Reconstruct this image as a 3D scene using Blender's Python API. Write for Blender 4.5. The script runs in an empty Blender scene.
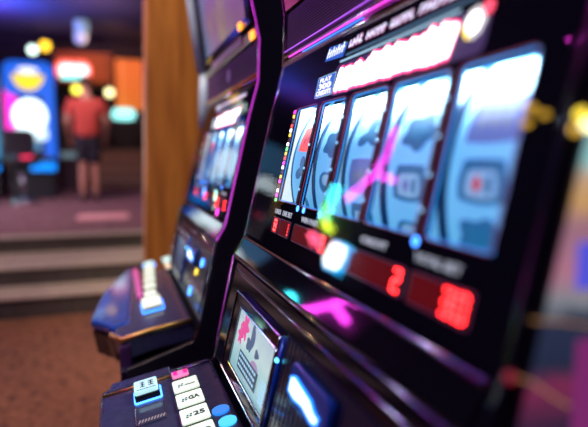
import bpy, bmesh, math, random
from mathutils import Vector, Matrix
random.seed(4)
PI = math.pi
scene = bpy.context.scene
col = scene.collection

# ------------------------------------------------------------ camera
cam_d = bpy.data.cameras.new('camera')
cam = bpy.data.objects.new('camera', cam_d); col.objects.link(cam)
cam.location = (0, 0, 1.0)
cam.rotation_euler = (math.radians(90 - 6.057), 0, math.radians(-18.796))
cam_d.sensor_width = 36.0
cam_d.lens = 36.0 * 523 / 588
cam_d.clip_start = 0.02
cam_d.dof.use_dof = True
cam_d.dof.focus_distance = 0.80
cam_d.dof.aperture_fstop = 1.75
cam_d.dof.aperture_blades = 0
scene.camera = cam

# ------------------------------------------------------------ world, view, lights
w = bpy.data.worlds.new('world'); scene.world = w; w.use_nodes = True
w.node_tree.nodes['Background'].inputs[0].default_value = (0.30, 0.27, 0.36, 1)
w.node_tree.nodes['Background'].inputs[1].default_value = 0.035
scene.view_settings.view_transform = 'Standard'
scene.view_settings.look = 'None'
scene.view_settings.exposure = 0.0
scene.view_settings.gamma = 1.0
scene.view_settings.use_curve_mapping = False
scene.cycles.use_denoising = True
scene.cycles.max_bounces = 8
scene.cycles.sample_clamp_indirect = 6.0

def area(name, loc, aim, size, color, power, size_y=None):
    l = bpy.data.lights.new(name, 'AREA'); l.energy = power; l.color = color
    l.size = size
    if size_y: l.shape = 'RECTANGLE'; l.size_y = size_y
    o = bpy.data.objects.new(name, l); col.objects.link(o); o.location = loc
    o.rotation_euler = (Vector(aim) - Vector(loc)).to_track_quat('-Z', 'Y').to_euler()
    return o
def spot(name, loc, aim, color, power, deg=60, r=0.05, blend=0.6):
    l = bpy.data.lights.new(name, 'SPOT'); l.energy = power; l.color = color; l.spot_size = math.radians(deg); l.spot_blend = blend
    l.shadow_soft_size = r
    o = bpy.data.objects.new(name, l); col.objects.link(o); o.location = loc
    o.rotation_euler = (Vector(aim) - Vector(loc)).to_track_quat('-Z', 'Y').to_euler()
    return o
# unseen spots added under the ceiling to light pillar, decks, steps and back
spot('pillar_fill_spot', (-0.9, 0.9, 3.5), (0.35, 2.6, 1.1), (1.0, 0.80, 0.55), 260, 40)
spot('deck_fill_spot', (-0.9, -0.3, 3.5), (0.0, 1.0, 0.6), (0.66, 0.66, 1.0), 85, 55)
spot('deck_fill_spot', (-0.2, 3.3, 3.5), (0.1, 1.5, 0.6), (1.0, 0.62, 0.30), 80, 50)
spot('aisle_fill_spot', (-1.2, 2.4, 3.5), (-0.8, 3.4, 0.0), (1.0, 0.84, 0.66), 250, 95)
spot('upper_fill_spot', (-0.8, 6.6, 3.5), (-0.6, 7.4, 0.4), (1.0, 0.74, 0.76), 210, 110)
spot('person_fill_spot', (-0.6, 6.2, 3.4), (-0.4, 8.3, 1.2), (1.0, 0.72, 0.68), 70, 50)
spot('back_fill_spot', (0.0, 10.4, 3.5), (0.2, 12.8, 1.8), (1.0, 0.55, 0.38), 150, 100)
area('blue_ceiling_wash', (-1.9, 10.0, 2.9), (-1.88, 10.0, 3.6), 0.9, (0.03, 0.13, 1.0), 120)
area('magenta_ceiling_wash', (-2.5, 10.2, 2.9), (-2.5, 10.2, 3.6), 0.5, (0.9, 0.03, 0.8), 30)
area('violet_ceiling_wash', (-0.2, 9.6, 3.0), (-0.2, 9.6, 3.6), 0.9, (0.45, 0.25, 0.5), 14)

# ------------------------------------------------------------ materials
MATS = {}
def mat(name, color=(0.5, 0.5, 0.5), rough=0.5, metal=0.0, emit=None, es=1.0, spec=0.5, coat=0.0, noise=None, bump=None, nscale=20):
    if name in MATS: return MATS[name]
    m = bpy.data.materials.new(name); m.use_nodes = True
    nt = m.node_tree; b = nt.nodes['Principled BSDF']
    b.inputs['Base Color'].default_value = (*color, 1)
    b.inputs['Roughness'].default_value = rough
    b.inputs['Metallic'].default_value = metal
    b.inputs['Specular IOR Level'].default_value = spec
    b.inputs['Coat Weight'].default_value = coat
    b.inputs['Coat Roughness'].default_value = 0.05
    if emit:
        b.inputs['Emission Color'].default_value = (*emit, 1)
        b.inputs['Emission Strength'].default_value = es
    tc = nt.nodes.new('ShaderNodeTexCoord')
    if noise:
        n = nt.nodes.new('ShaderNodeTexNoise'); n.inputs['Scale'].default_value = nscale
        n.inputs['Detail'].default_value = 4
        r = nt.nodes.new('ShaderNodeValToRGB')
        r.color_ramp.elements[0].position = 0.35; r.color_ramp.elements[1].position = 0.65
        r.color_ramp.elements[0].color = (*color, 1); r.color_ramp.elements[1].color = (*noise, 1)
        nt.links.new(tc.outputs['Object'], n.inputs['Vector'])
        nt.links.new(n.outputs['Fac'], r.inputs['Fac'])
        nt.links.new(r.outputs['Color'], b.inputs['Base Color'])
    if bump:
        n = nt.nodes.new('ShaderNodeTexNoise'); n.inputs['Scale'].default_value = bump[0]
        bp = nt.nodes.new('ShaderNodeBump'); bp.inputs['Strength'].default_value = bump[1]
        bp.inputs['Distance'].default_value = 0.002
        nt.links.new(tc.outputs['Object'], n.inputs['Vector'])
        nt.links.new(n.outputs['Fac'], bp.inputs['Height'])
        nt.links.new(bp.outputs['Normal'], b.inputs['Normal'])
    MATS[name] = m
    return m

def glow(name, color, es): return mat(name, (0.02, 0.02, 0.02), 0.4, 0, color, es)

M = dict(
    black=mat('gloss_black', (0.010, 0.009, 0.013), 0.07, 0, spec=0.45),
    satin=mat('satin_black', (0.014, 0.012, 0.018), 0.42, bump=(300, 0.15)),
    deckm=mat('deck_laminate', (0.06, 0.065, 0.12), 0.16, 0.1, coat=0.4, noise=(0.08, 0.08, 0.14), nscale=60),
    chrome=mat('dark_chrome', (0.42, 0.38, 0.44), 0.16, 1.0),
    bronze=mat('bronze_trim', (0.95, 0.55, 0.14), 0.35, 1.0),  # on the far machine's thin bar it stands for the pillar's reflected brown
    panel=mat('purple_panel', (0.10, 0.055, 0.12), 0.35, 0.3),
    bluetrim=mat('blue_gloss', (0.01, 0.09, 0.45), 0.22, 0.2, coat=0.6),
    rim=mat('window_rim_pink', (0.06, 0.01, 0.03), 0.3, 0, (1.0, 0.05, 0.30), 0.22),
    divider=mat('divider_brown', (0.010, 0.006, 0.006), 0.45, spec=0.1),
    rivet=mat('rivet_blue', (0.2, 0.4, 0.6), 0.2, 0.6, (0.3, 0.65, 1.0), 1.1),
    led_blue=glow('led_blue', (0.05, 0.25, 1.0), 5),
    led_cyan=glow('led_cyan', (0.1, 0.65, 1.0), 4),
    white=glow('white_light', (1.0, 0.97, 1.0), 3.2),
    title=glow('title_white', (1.0, 0.98, 1.0), 4.5),
    halo=glow('title_halo', (1.0, 0.05, 0.20), 3.0),
    bandp=mat('title_band', (0.03, 0.02, 0.06), 0.4, 0, (0.16, 0.10, 0.40), 0.22),
    red=glow('digit_red', (1.0, 0.018, 0.02), 15),
    redw=mat('display_red', (0.05, 0.003, 0.005), 0.6, 0, (1.0, 0.015, 0.03), 0.09, spec=0.05),
    orange=glow('lamp_orange', (1.0, 0.30, 0.02), 2.5),
    yellow=glow('lamp_yellow', (1.0, 0.72, 0.05), 2.2),
    magenta=glow('lamp_magenta', (1.0, 0.04, 0.75), 3),
    paleblue=glow('text_pale_blue', (0.45, 0.75, 1.0), 0.9),
    textgrey=glow('text_grey', (0.60, 0.64, 0.80), 0.75),
    pinktext=glow('text_pink', (0.85, 0.45, 0.75), 0.9),
    blueplate=glow('plate_blue', (0.01, 0.14, 0.75), 0.9),
    ivory=mat('button_ivory', (0.75, 0.78, 0.62), 0.3, 0, (0.85, 1.0, 0.80), 0.75),
    icy=mat('button_icy', (0.6, 0.8, 0.8), 0.3, 0, (0.55, 1.0, 1.0), 0.7),
    pinkb=mat('button_pink', (0.7, 0.2, 0.4), 0.3, 0, (1.0, 0.25, 0.5), 0.8),
    pinkd=mat('button_pink_mark', (0.7, 0.02, 0.3), 0.3, 0, (1.0, 0.0, 0.3), 0.8),
    ink=mat('ink_dark', (0.02, 0.05, 0.06), 0.5),
)

def glass(name, rough=0.01, ior=1.5, tint=(1, 1, 1)):
    m = bpy.data.materials.new(name); m.use_nodes = True; nt = m.node_tree
    nt.nodes.remove(nt.nodes['Principled BSDF'])
    out = nt.nodes['Material Output']
    t = nt.nodes.new('ShaderNodeBsdfTransparent'); t.inputs[0].default_value = (*tint, 1)
    g = nt.nodes.new('ShaderNodeBsdfGlossy'); g.inputs['Roughness'].default_value = rough
    f = nt.nodes.new('ShaderNodeFresnel'); f.inputs['IOR'].default_value = ior
    x = nt.nodes.new('ShaderNodeMixShader')
    gm = nt.nodes.new('ShaderNodeNewGeometry'); sb = nt.nodes.new('ShaderNodeMath'); sb.operation = 'SUBTRACT'; sb.use_clamp = True
    nt.links.new(f.outputs[0], sb.inputs[0]); nt.links.new(gm.outputs['Backfacing'], sb.inputs[1])   # one reflection per pane
    nt.links.new(sb.outputs[0], x.inputs[0]); nt.links.new(t.outputs[0], x.inputs[1])
    nt.links.new(g.outputs[0], x.inputs[2]); nt.links.new(x.outputs[0], out.inputs[0])
    return m
M['glass'] = glass('cover_glass', ior=1.28)

def wood():
    m = mat('orange_wood', (0.42, 0.16, 0.03), 0.38)
    nt = m.node_tree; b = nt.nodes['Principled BSDF']
    tc = nt.nodes.new('ShaderNodeTexCoord'); mp = nt.nodes.new('ShaderNodeMapping')
    mp.inputs['Scale'].default_value = (9, 9, 0.9)
    n = nt.nodes.new('ShaderNodeTexNoise'); n.inputs['Scale'].default_value = 3; n.inputs['Detail'].default_value = 6
    r = nt.nodes.new('ShaderNodeValToRGB')
    r.color_ramp.elements[0].position = 0.3; r.color_ramp.elements[0].color = (0.30, 0.10, 0.018, 1)
    r.color_ramp.elements[1].position = 0.7; r.color_ramp.elements[1].color = (0.55, 0.22, 0.04, 1)
    nt.links.new(tc.outputs['Object'], mp.inputs[0]); nt.links.new(mp.outputs[0], n.inputs['Vector'])
    nt.links.new(n.outputs['Fac'], r.inputs[0]); nt.links.new(r.outputs[0], b.inputs['Base Color'])
    return m
M['wood'] = wood()

def grille_mat():
    m = mat('speaker_mesh', (0.05, 0.02, 0.06), 0.7, 0.0, spec=0.1)
    nt = m.node_tree; b = nt.nodes['Principled BSDF']
    tc = nt.nodes.new('ShaderNodeTexCoord'); v = nt.nodes.new('ShaderNodeTexVoronoi')
    v.inputs['Scale'].default_value = 230; v.inputs['Randomness'].default_value = 0.0
    r = nt.nodes.new('ShaderNodeValToRGB')
    r.color_ramp.elements[0].position = 0.35; r.color_ramp.elements[0].color = (0.02, 0.01, 0.03, 1)
    r.color_ramp.elements[1].position = 0.5; r.color_ramp.elements[1].color = (0.16, 0.06, 0.19, 1)
    nt.links.new(tc.outputs['Object'], v.inputs['Vector']); nt.links.new(v.outputs['Distance'], r.inputs[0])
    nt.links.new(r.outputs[0], b.inputs['Base Color'])
    return m
M['grille'] = grille_mat()

def art_mat(name, stops, axis=2, lo=0.0, hi=1.0, es=0.6, nscale=12, namp=0.15):
    """backlit printed art, or painted side reflections: colour bands along one object axis, broken up by noise"""
    m = mat(name, (0.02, 0.02, 0.02), 0.25)
    nt = m.node_tree; b = nt.nodes['Principled BSDF']
    tc = nt.nodes.new('ShaderNodeTexCoord'); s = nt.nodes.new('ShaderNodeSeparateXYZ')
    nt.links.new(tc.outputs['Object'], s.inputs[0])
    mr = nt.nodes.new('ShaderNodeMapRange'); mr.inputs['From Min'].default_value = lo; mr.inputs['From Max'].default_value = hi
    nt.links.new(s.outputs[axis], mr.inputs['Value'])
    n = nt.nodes.new('ShaderNodeTexNoise'); n.inputs['Scale'].default_value = nscale; n.inputs['Detail'].default_value = 2
    nt.links.new(tc.outputs['Object'], n.inputs['Vector'])
    ma = nt.nodes.new('ShaderNodeMath'); ma.operation = 'MULTIPLY_ADD'
    ma.inputs[1].default_value = namp * 2; nt.links.new(n.outputs['Fac'], ma.inputs[0])
    sb = nt.nodes.new('ShaderNodeMath'); sb.operation = 'SUBTRACT'; sb.inputs[1].default_value = namp
    nt.links.new(mr.outputs[0], sb.inputs[0]); nt.links.new(sb.outputs[0], ma.inputs[2])
    r = nt.nodes.new('ShaderNodeValToRGB'); cr = r.color_ramp
    cr.elements[0].position = stops[0][0]; cr.elements[0].color = (*stops[0][1], 1)
    cr.elements[1].position = stops[-1][0]; cr.elements[1].color = (*stops[-1][1], 1)
    for p, c in stops[1:-1]:
        e = cr.elements.new(p); e.color = (*c, 1)
    nt.links.new(ma.outputs[0], r.inputs[0])
    nt.links.new(r.outputs[0], b.inputs['Emission Color']); b.inputs['Emission Strength'].default_value = es
    return m

def carpet(name, c1, c2, c3, sc=8, stripes=None):
    m = mat(name, c1, 0.95, spec=0.1)
    nt = m.node_tree; b = nt.nodes['Principled BSDF']
    tc = nt.nodes.new('ShaderNodeTexCoord')
    v = nt.nodes.new('ShaderNodeTexVoronoi'); v.inputs['Scale'].default_value = sc
    n = nt.nodes.new('ShaderNodeTexNoise'); n.inputs['Scale'].default_value = sc * 2.2; n.inputs['Detail'].default_value = 5
    r = nt.nodes.new('ShaderNodeValToRGB')
    r.color_ramp.elements[0].position = 0.3; r.color_ramp.elements[0].color = (*c1, 1)
    r.color_ramp.elements[1].position = 0.7; r.color_ramp.elements[1].color = (*c2, 1)
    mx = nt.nodes.new('ShaderNodeMix'); mx.data_type = 'RGBA'
    mx.inputs['B'].default_value = (*c3, 1)
    cr = nt.nodes.new('ShaderNodeMapRange'); cr.inputs['From Min'].default_value = 0.35; cr.inputs['From Max'].default_value = 0.1
    nt.links.new(tc.outputs['Object'], v.inputs['Vector']); nt.links.new(tc.outputs['Object'], n.inputs['Vector'])
    nt.links.new(n.outputs['Fac'], r.inputs[0]); nt.links.new(r.outputs[0], mx.inputs['A'])
    nt.links.new(v.outputs['Distance'], cr.inputs['Value']); nt.links.new(cr.outputs[0], mx.inputs['Factor'])
    nt.links.new(mx.outputs['Result'], b.inputs['Base Color'])
    return m

# ------------------------------------------------------------ mesh helpers
def link(name, bm, m, parent=None, base=(0, 0, 0), smooth=False, bevel=0, seg=2):
    bmesh.ops.recalc_face_normals(bm, faces=bm.faces[:])
    bmesh.ops.translate(bm, verts=bm.verts[:], vec=-Vector(base))
    me = bpy.data.meshes.new(name); bm.to_mesh(me); bm.free()
    me.materials.append(m)
    if smooth:
        for p in me.polygons: p.use_smooth = True
    o = bpy.data.objects.new(name, me); col.objects.link(o)
    if parent: o.parent = parent
    if bevel:
        b = o.modifiers.new('bevel', 'BEVEL'); b.width = bevel; b.segments = seg
        b.limit_method = 'ANGLE'; b.angle_limit = math.radians(35)
    return o

def tag(o, label=None, cat=None, group=None, kind=None):
    if label: o['label'] = label
    if cat: o['category'] = cat
    if group: o['group'] = group
    if kind: o['kind'] = kind
    return o

def empty(name, loc, label=None, cat=None, group=None):
    o = bpy.data.objects.new(name, None); col.objects.link(o); o.location = loc
    o.empty_display_size = 0.1
    return tag(o, label, cat, group)

def box(bm, lo, hi):
    vs = [bm.verts.new((x, y, z)) for x in (lo[0], hi[0]) for y in (lo[1], hi[1]) for z in (lo[2], hi[2])]
    for f in ((0, 1, 3, 2), (4, 6, 7, 5), (0, 4, 5, 1), (2, 3, 7, 6), (0, 2, 6, 4), (1, 5, 7, 3)):
        bm.faces.new([vs[i] for i in f])
    return vs

def extrude_y(bm, poly, y0, y1):
    """poly of (x, z) swept from y0 to y1"""
    a = [bm.verts.new((x, y0, z)) for x, z in poly]; b = [bm.verts.new((x, y1, z)) for x, z in poly]
    bm.faces.new(a); bm.faces.new(b[::-1]); n = len(poly)
    for i in range(n): bm.faces.new((a[i], b[i], b[(i + 1) % n], a[(i + 1) % n]))

def slab(bm, pts, fn, t0, t1):
    """outline pts (u, v) through fn(u, v, depth), thick from t0 to t1"""
    a = [bm.verts.new(fn(u, v, t0)) for u, v in pts]; b = [bm.verts.new(fn(u, v, t1)) for u, v in pts]
    bm.faces.new(a); bm.faces.new(b[::-1]); n = len(pts)
    for i in range(n): bm.faces.new((a[i], b[i], b[(i + 1) % n], a[(i + 1) % n]))

def star(bm, rad, fn, t0, t1, cu=0, cv=0, n=32, rings=4, su=1, sv=1):
    """star-shaped blob, rad(angle) -> radius, laid out in rings so that it can follow a curved surface"""
    layers = []
    for t in (t0, t1):
        c = bm.verts.new(fn(cu, cv, t)); rows = []
        for k in range(1, rings + 1):
            row = []
            for i in range(n):
                a = 2 * PI * i / n; r = rad(a) * k / rings
                row.append(bm.verts.new(fn(cu + su * r * math.cos(a), cv + sv * r * math.sin(a), t)))
            rows.append(row)
        for i in range(n):
            bm.faces.new((c, rows[0][i], rows[0][(i + 1) % n]))
            for k in range(rings - 1):
                bm.faces.new((rows[k][i], rows[k + 1][i], rows[k + 1][(i + 1) % n], rows[k][(i + 1) % n]))
        layers.append(rows[-1])
    for i in range(n):
        bm.faces.new((layers[0][i], layers[1][i], layers[1][(i + 1) % n], layers[0][(i + 1) % n]))

def tube(bm, pts, r, n=8, caps=True):
    pts = [Vector(p) for p in pts]; rows = []
    for i, p in enumerate(pts):
        d = (pts[min(i + 1, len(pts) - 1)] - pts[max(i - 1, 0)]).normalized()
        u = d.cross(Vector((0.13, 0.2, 1))).normalized(); v = d.cross(u)
        rr = r[i] if isinstance(r, (list, tuple)) else r
        rows.append([bm.verts.new(p + (u * math.cos(2 * PI * k / n) + v * math.sin(2 * PI * k / n)) * rr) for k in range(n)])
    for a, b in zip(rows, rows[1:]):
        for k in range(n): bm.faces.new((a[k], a[(k + 1) % n], b[(k + 1) % n], b[k]))
    if caps: bm.faces.new(rows[0][::-1]); bm.faces.new(rows[-1])

def ball(bm, c, r, seg=12, sc=(1, 1, 1)):
    bmesh.ops.create_uvsphere(bm, u_segments=seg, v_segments=max(6, seg // 2), radius=r,
                              matrix=Matrix.Translation(c) @ Matrix.Diagonal((*sc, 1)))

def lathe(bm, prof, c=(0, 0, 0), n=24):
    rows = [[bm.verts.new((c[0] + r * math.cos(2 * PI * k / n), c[1] + r * math.sin(2 * PI * k / n), c[2] + z)) for k in range(n)] for r, z in prof]
    for a, b in zip(rows, rows[1:]):
        for k in range(n): bm.faces.new((a[k], a[(k + 1) % n], b[(k + 1) % n], b[k]))
    bm.faces.new(rows[0][::-1]); bm.faces.new(rows[-1])

def rrect(u0, u1, v0, v1, r, n=4):
    pts = []
    for cx, cy, a0 in ((u1 - r, v1 - r, 0), (u0 + r, v1 - r, 90), (u0 + r, v0 + r, 180), (u1 - r, v0 + r, 270)):
        for k in range(n + 1):
            a = math.radians(a0 + 90 * k / n); pts.append((cx + r * math.cos(a), cy + r * math.sin(a)))
    return pts

def lettering(name, text, fn, u0, v0, width, height, m, parent, base, t=0.0006, shear=0.0, bold=0.0):
    """raised letters: text laid in (u, v) from (u0, v0), u growing in reading direction, through fn"""
    c = bpy.data.curves.new(name, 'FONT'); c.body = text; c.size = 1.0; c.extrude = 0.0; c.offset = bold
    c.resolution_u = 3
    o = bpy.data.objects.new(name, c); col.objects.link(o)
    dg = bpy.context.evaluated_depsgraph_get(); dg.update()
    me = bpy.data.meshes.new_from_object(o.evaluated_get(dg))
    bpy.data.objects.remove(o); bpy.data.curves.remove(c)
    bm = bmesh.new(); bm.from_mesh(me); bpy.data.meshes.remove(me)
    xs = [v.co.x for v in bm.verts]; ys = [v.co.y for v in bm.verts]
    x0, x1, y0, y1 = min(xs), max(xs), min(ys), max(ys)
    r = bmesh.ops.extrude_face_region(bm, geom=bm.faces[:])
    top = {e for e in r['geom'] if isinstance(e, bmesh.types.BMVert)}
    for v in bm.verts:
        yy = (v.co.y - y0) / (y1 - y0)
        v.co = fn(u0 + (v.co.x - x0) / (x1 - x0) * width + shear * yy, v0 + yy * height, t if v in top else 0.0)
    return link(name, bm, m, parent, base)

SEG = {'0': 'abcdef', '1': 'bc', '2': 'abged', '3': 'abgcd', '5': 'afgcd', '8': 'abcdefg'}
def digit_pts(ch, u0, v0, w_, h, t):
    """segments of a seven segment digit as (u0,u1,v0,v1)"""
    out = []
    for s in SEG[ch]:
        out.append({'a': (u0, u0 + w_, v0 + h - t, v0 + h), 'd': (u0, u0 + w_, v0, v0 + t), 'g': (u0, u0 + w_, v0 + h / 2 - t / 2, v0 + h / 2 + t / 2),
                    'f': (u0, u0 + t, v0 + h / 2, v0 + h), 'b': (u0 + w_ - t, u0 + w_, v0 + h / 2, v0 + h),
                    'e': (u0, u0 + t, v0, v0 + h / 2), 'c': (u0 + w_ - t, u0 + w_, v0, v0 + h / 2)}[s])
    return out

# ------------------------------------------------------------ the room
def struct(name, bm, m, **k):
    return tag(link(name, bm, m, **k), kind='structure')

cf = carpet('lower_carpet', (0.14, 0.055, 0.035), (0.30, 0.13, 0.08), (0.07, 0.03, 0.03), 14)
cu = carpet('upper_carpet', (0.16, 0.075, 0.10), (0.26, 0.13, 0.15), (0.12, 0.06, 0.09), 5)
bm = bmesh.new(); box(bm, (-3, -2.6, -0.1), (5, 4.5, 0)); struct('floor', bm, cf)
E0, E1, E2 = 3.56, 3.90, 4.56
bm = bmesh.new(); box(bm, (-3, E2, -0.1), (5, 13, 0.366)); struct('floor_upper', bm, cu)
bm = bmesh.new(); box(bm, (-3, -2.6, 3.6), (5, 13, 3.75))
struct('ceiling', bm, mat('ceiling_paint', (0.05, 0.04, 0.065), 0.8, noise=(0.06, 0.045, 0.075), nscale=3))
wm = mat('wall_plum', (0.022, 0.013, 0.018), 0.8, noise=(0.03, 0.016, 0.02), nscale=4)
for nm, lo, hi in (('wall_left', (-3.15, -2.6, 0), (-3, 13, 3.6)), ('wall_right', (5, -2.6, 0), (5.15, 13, 3.6)),
                   ('wall_back', (-3, 13, 0), (5, 13.15, 3.6)), ('wall_front', (-3, -2.75, 0), (5, -2.6, 3.6))):
    bm = bmesh.new(); box(bm, lo, hi); struct(nm, bm, wm)

# carpeted staircase: two treads between the lower floor and the upper level
st = empty('staircase', (-1.0, 3.56, 0), 'low carpeted steps with pale nosings leading up to the raised floor', 'stairs')
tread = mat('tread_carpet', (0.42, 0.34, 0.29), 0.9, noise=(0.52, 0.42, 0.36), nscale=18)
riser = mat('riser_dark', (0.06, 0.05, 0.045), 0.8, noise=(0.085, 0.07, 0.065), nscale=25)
b0 = (-1.0, 3.56, 0)
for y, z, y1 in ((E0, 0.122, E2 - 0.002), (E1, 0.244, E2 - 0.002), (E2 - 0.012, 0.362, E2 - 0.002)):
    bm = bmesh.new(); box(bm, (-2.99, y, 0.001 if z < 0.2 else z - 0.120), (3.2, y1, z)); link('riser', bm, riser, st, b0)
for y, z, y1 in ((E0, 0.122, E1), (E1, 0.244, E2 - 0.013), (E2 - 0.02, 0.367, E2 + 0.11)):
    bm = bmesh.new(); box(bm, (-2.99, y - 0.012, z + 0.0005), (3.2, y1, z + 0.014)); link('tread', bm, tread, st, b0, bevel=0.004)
# pale pink patch on the raised floor
bm = bmesh.new(); slab(bm, rrect(-0.40, 0.12, 5.75, 6.25, 0.06), lambda u, v, t: Vector((u, v, t)), 0.3665, 0.374)
tag(link('floor_patch', bm, mat('patch_pink', (0.75, 0.32, 0.36), 0.8, noise=(0.85, 0.40, 0.42), nscale=10)), 'small pale pink patch on the raised floor in front of the person', 'mat')

# wooden pillar, a little wider at its foot
bm = bmesh.new()
vs = box(bm, (0, 2.6, 0), (0.64, 2.8, 3.599))
for v in vs:
    if v.co.x < 0.3: v.co.x = 0.107 if v.co.z < 1 else 0.211
tag(link('wooden_pillar', bm, M['wood'], None, (0, 0, 0), bevel=0.012), 'broad orange-brown wooden pillar standing behind the farther slot machine', 'pillar')

# ------------------------------------------------------------ slot machine
A, Bs = 0.2605, 0.235
nrm = Vector((-1, 0, Bs)).normalized()
PROF = [(0.010, 0.001), (0.010, 0.555), (0.150, 0.600), (0.166, 0.636), (0.206, 0.821), (0.226, 0.855), (0.281, 1.088), (0.302, 1.165),
        (0.306, 1.256), (0.289, 1.334), (0.262, 1.56), (0.262, 1.86), (0.34, 1.90), (0.74, 1.90), (0.74, 0.001)]
Y0, Y1 = 0.250, 0.942

def F(dy):            # reading direction u runs from the far side towards the near side
    return lambda u, z, d=0.0: Vector((A + Bs * (z - 1), Y1 + dy - u, z)) + nrm * d
def Lo(dy):
    n2 = Vector((-1, 0, 0.24)).normalized()
    return lambda u, z, d=0.0: Vector((0.206 + 0.24 * (z - 0.821), Y1 + dy - u, z)) + n2 * d
def Up(dy):           # speaker section, nearly upright
    n3 = Vector((-1, 0, 0.04)).normalized()
    return lambda u, z, d=0.0: Vector((0.3025 + 0.04 * (z - 1.165), Y1 + dy - u, z)) + n3 * d
def Tp(dy):           # top box, leaning out
    n4 = Vector((-1, 0, -0.13)).normalized()
    return lambda u, z, d=0.0: Vector((0.296 - 0.13 * (z - 1.30), Y1 + dy - u, z)) + n4 * d
def Dk(dy):           # button deck: x, and y measured in the world
    n5 = Vector((-0.19, 0, 1)).normalized()
    return lambda x, y, d=0.0: Vector((x, y + dy, 0.59 + 0.19 * (x + 0.042))) + n5 * d

SYM = {
    'clover': lambda a: 0.62 + 0.30 * math.cos(3 * (a - PI / 2)) ,
    'cloud': lambda a: 0.80 + 0.12 * math.cos(5 * a + 0.6),
    'bell': lambda a: 0.72 - 0.22 * math.sin(a) + 0.10 * math.cos(2 * a),
    'arch': lambda a: 0.85 / max(abs(math.cos(a)), abs(math.sin(a))) ** 0.7 * 0.95 - 0.08 * math.sin(a),
    'plaque': lambda a: 0.9 / max(abs(math.cos(a)), abs(math.sin(a))) ** 0.8,
    'gem': lambda a: 0.78 + 0.16 * math.cos(4 * a),
}
sym_dark = mat('symbol_navy', (0.02, 0.10, 0.22), 0.4, 0, (0.03, 0.21, 0.50), 0.55)
sym_teal = mat('symbol_teal', (0.03, 0.16, 0.30), 0.4, 0, (0.03, 0.30, 0.65), 0.42)
sym_purp = mat('symbol_purple', (0.10, 0.14, 0.36), 0.4, 0, (0.16, 0.26, 0.70), 0.50)
sym_red = mat('symbol_red', (0.45, 0.08, 0.12), 0.4, 0, (0.9, 0.10, 0.16), 0.45)
sym_hot = mat('symbol_hot_red', (0.8, 0.1, 0.1), 0.4, 0, (1.0, 0.12, 0.10), 1.0)
sym_grey = mat('symbol_slate', (0.20, 0.24, 0.34), 0.4, 0, (0.28, 0.36, 0.55), 0.35)
sym_light = mat('symbol_pale', (0.3, 0.55, 0.72), 0.4, 0, (0.28, 0.58, 0.90), 0.55)
reel_m = mat('reel_strip', (0.28, 0.62, 0.84), 0.5, 0, (0.12, 0.48, 0.84), 0.82)
reel_side = mat('reel_flange', (0.004, 0.04, 0.12), 0.4, 0, (0.0, 0.08, 0.30), 0.25)
bay_m = mat('reel_bay', (0.10, 0.25, 0.45), 0.7)

WIN = [(0.709, 0.801), (0.611, 0.694), (0.5035, 0.595), (0.3935, 0.492), (0.2935, 0.380)]   # y ranges of the five windows
ZB, ZT = 0.9325, 1.0775

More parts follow.
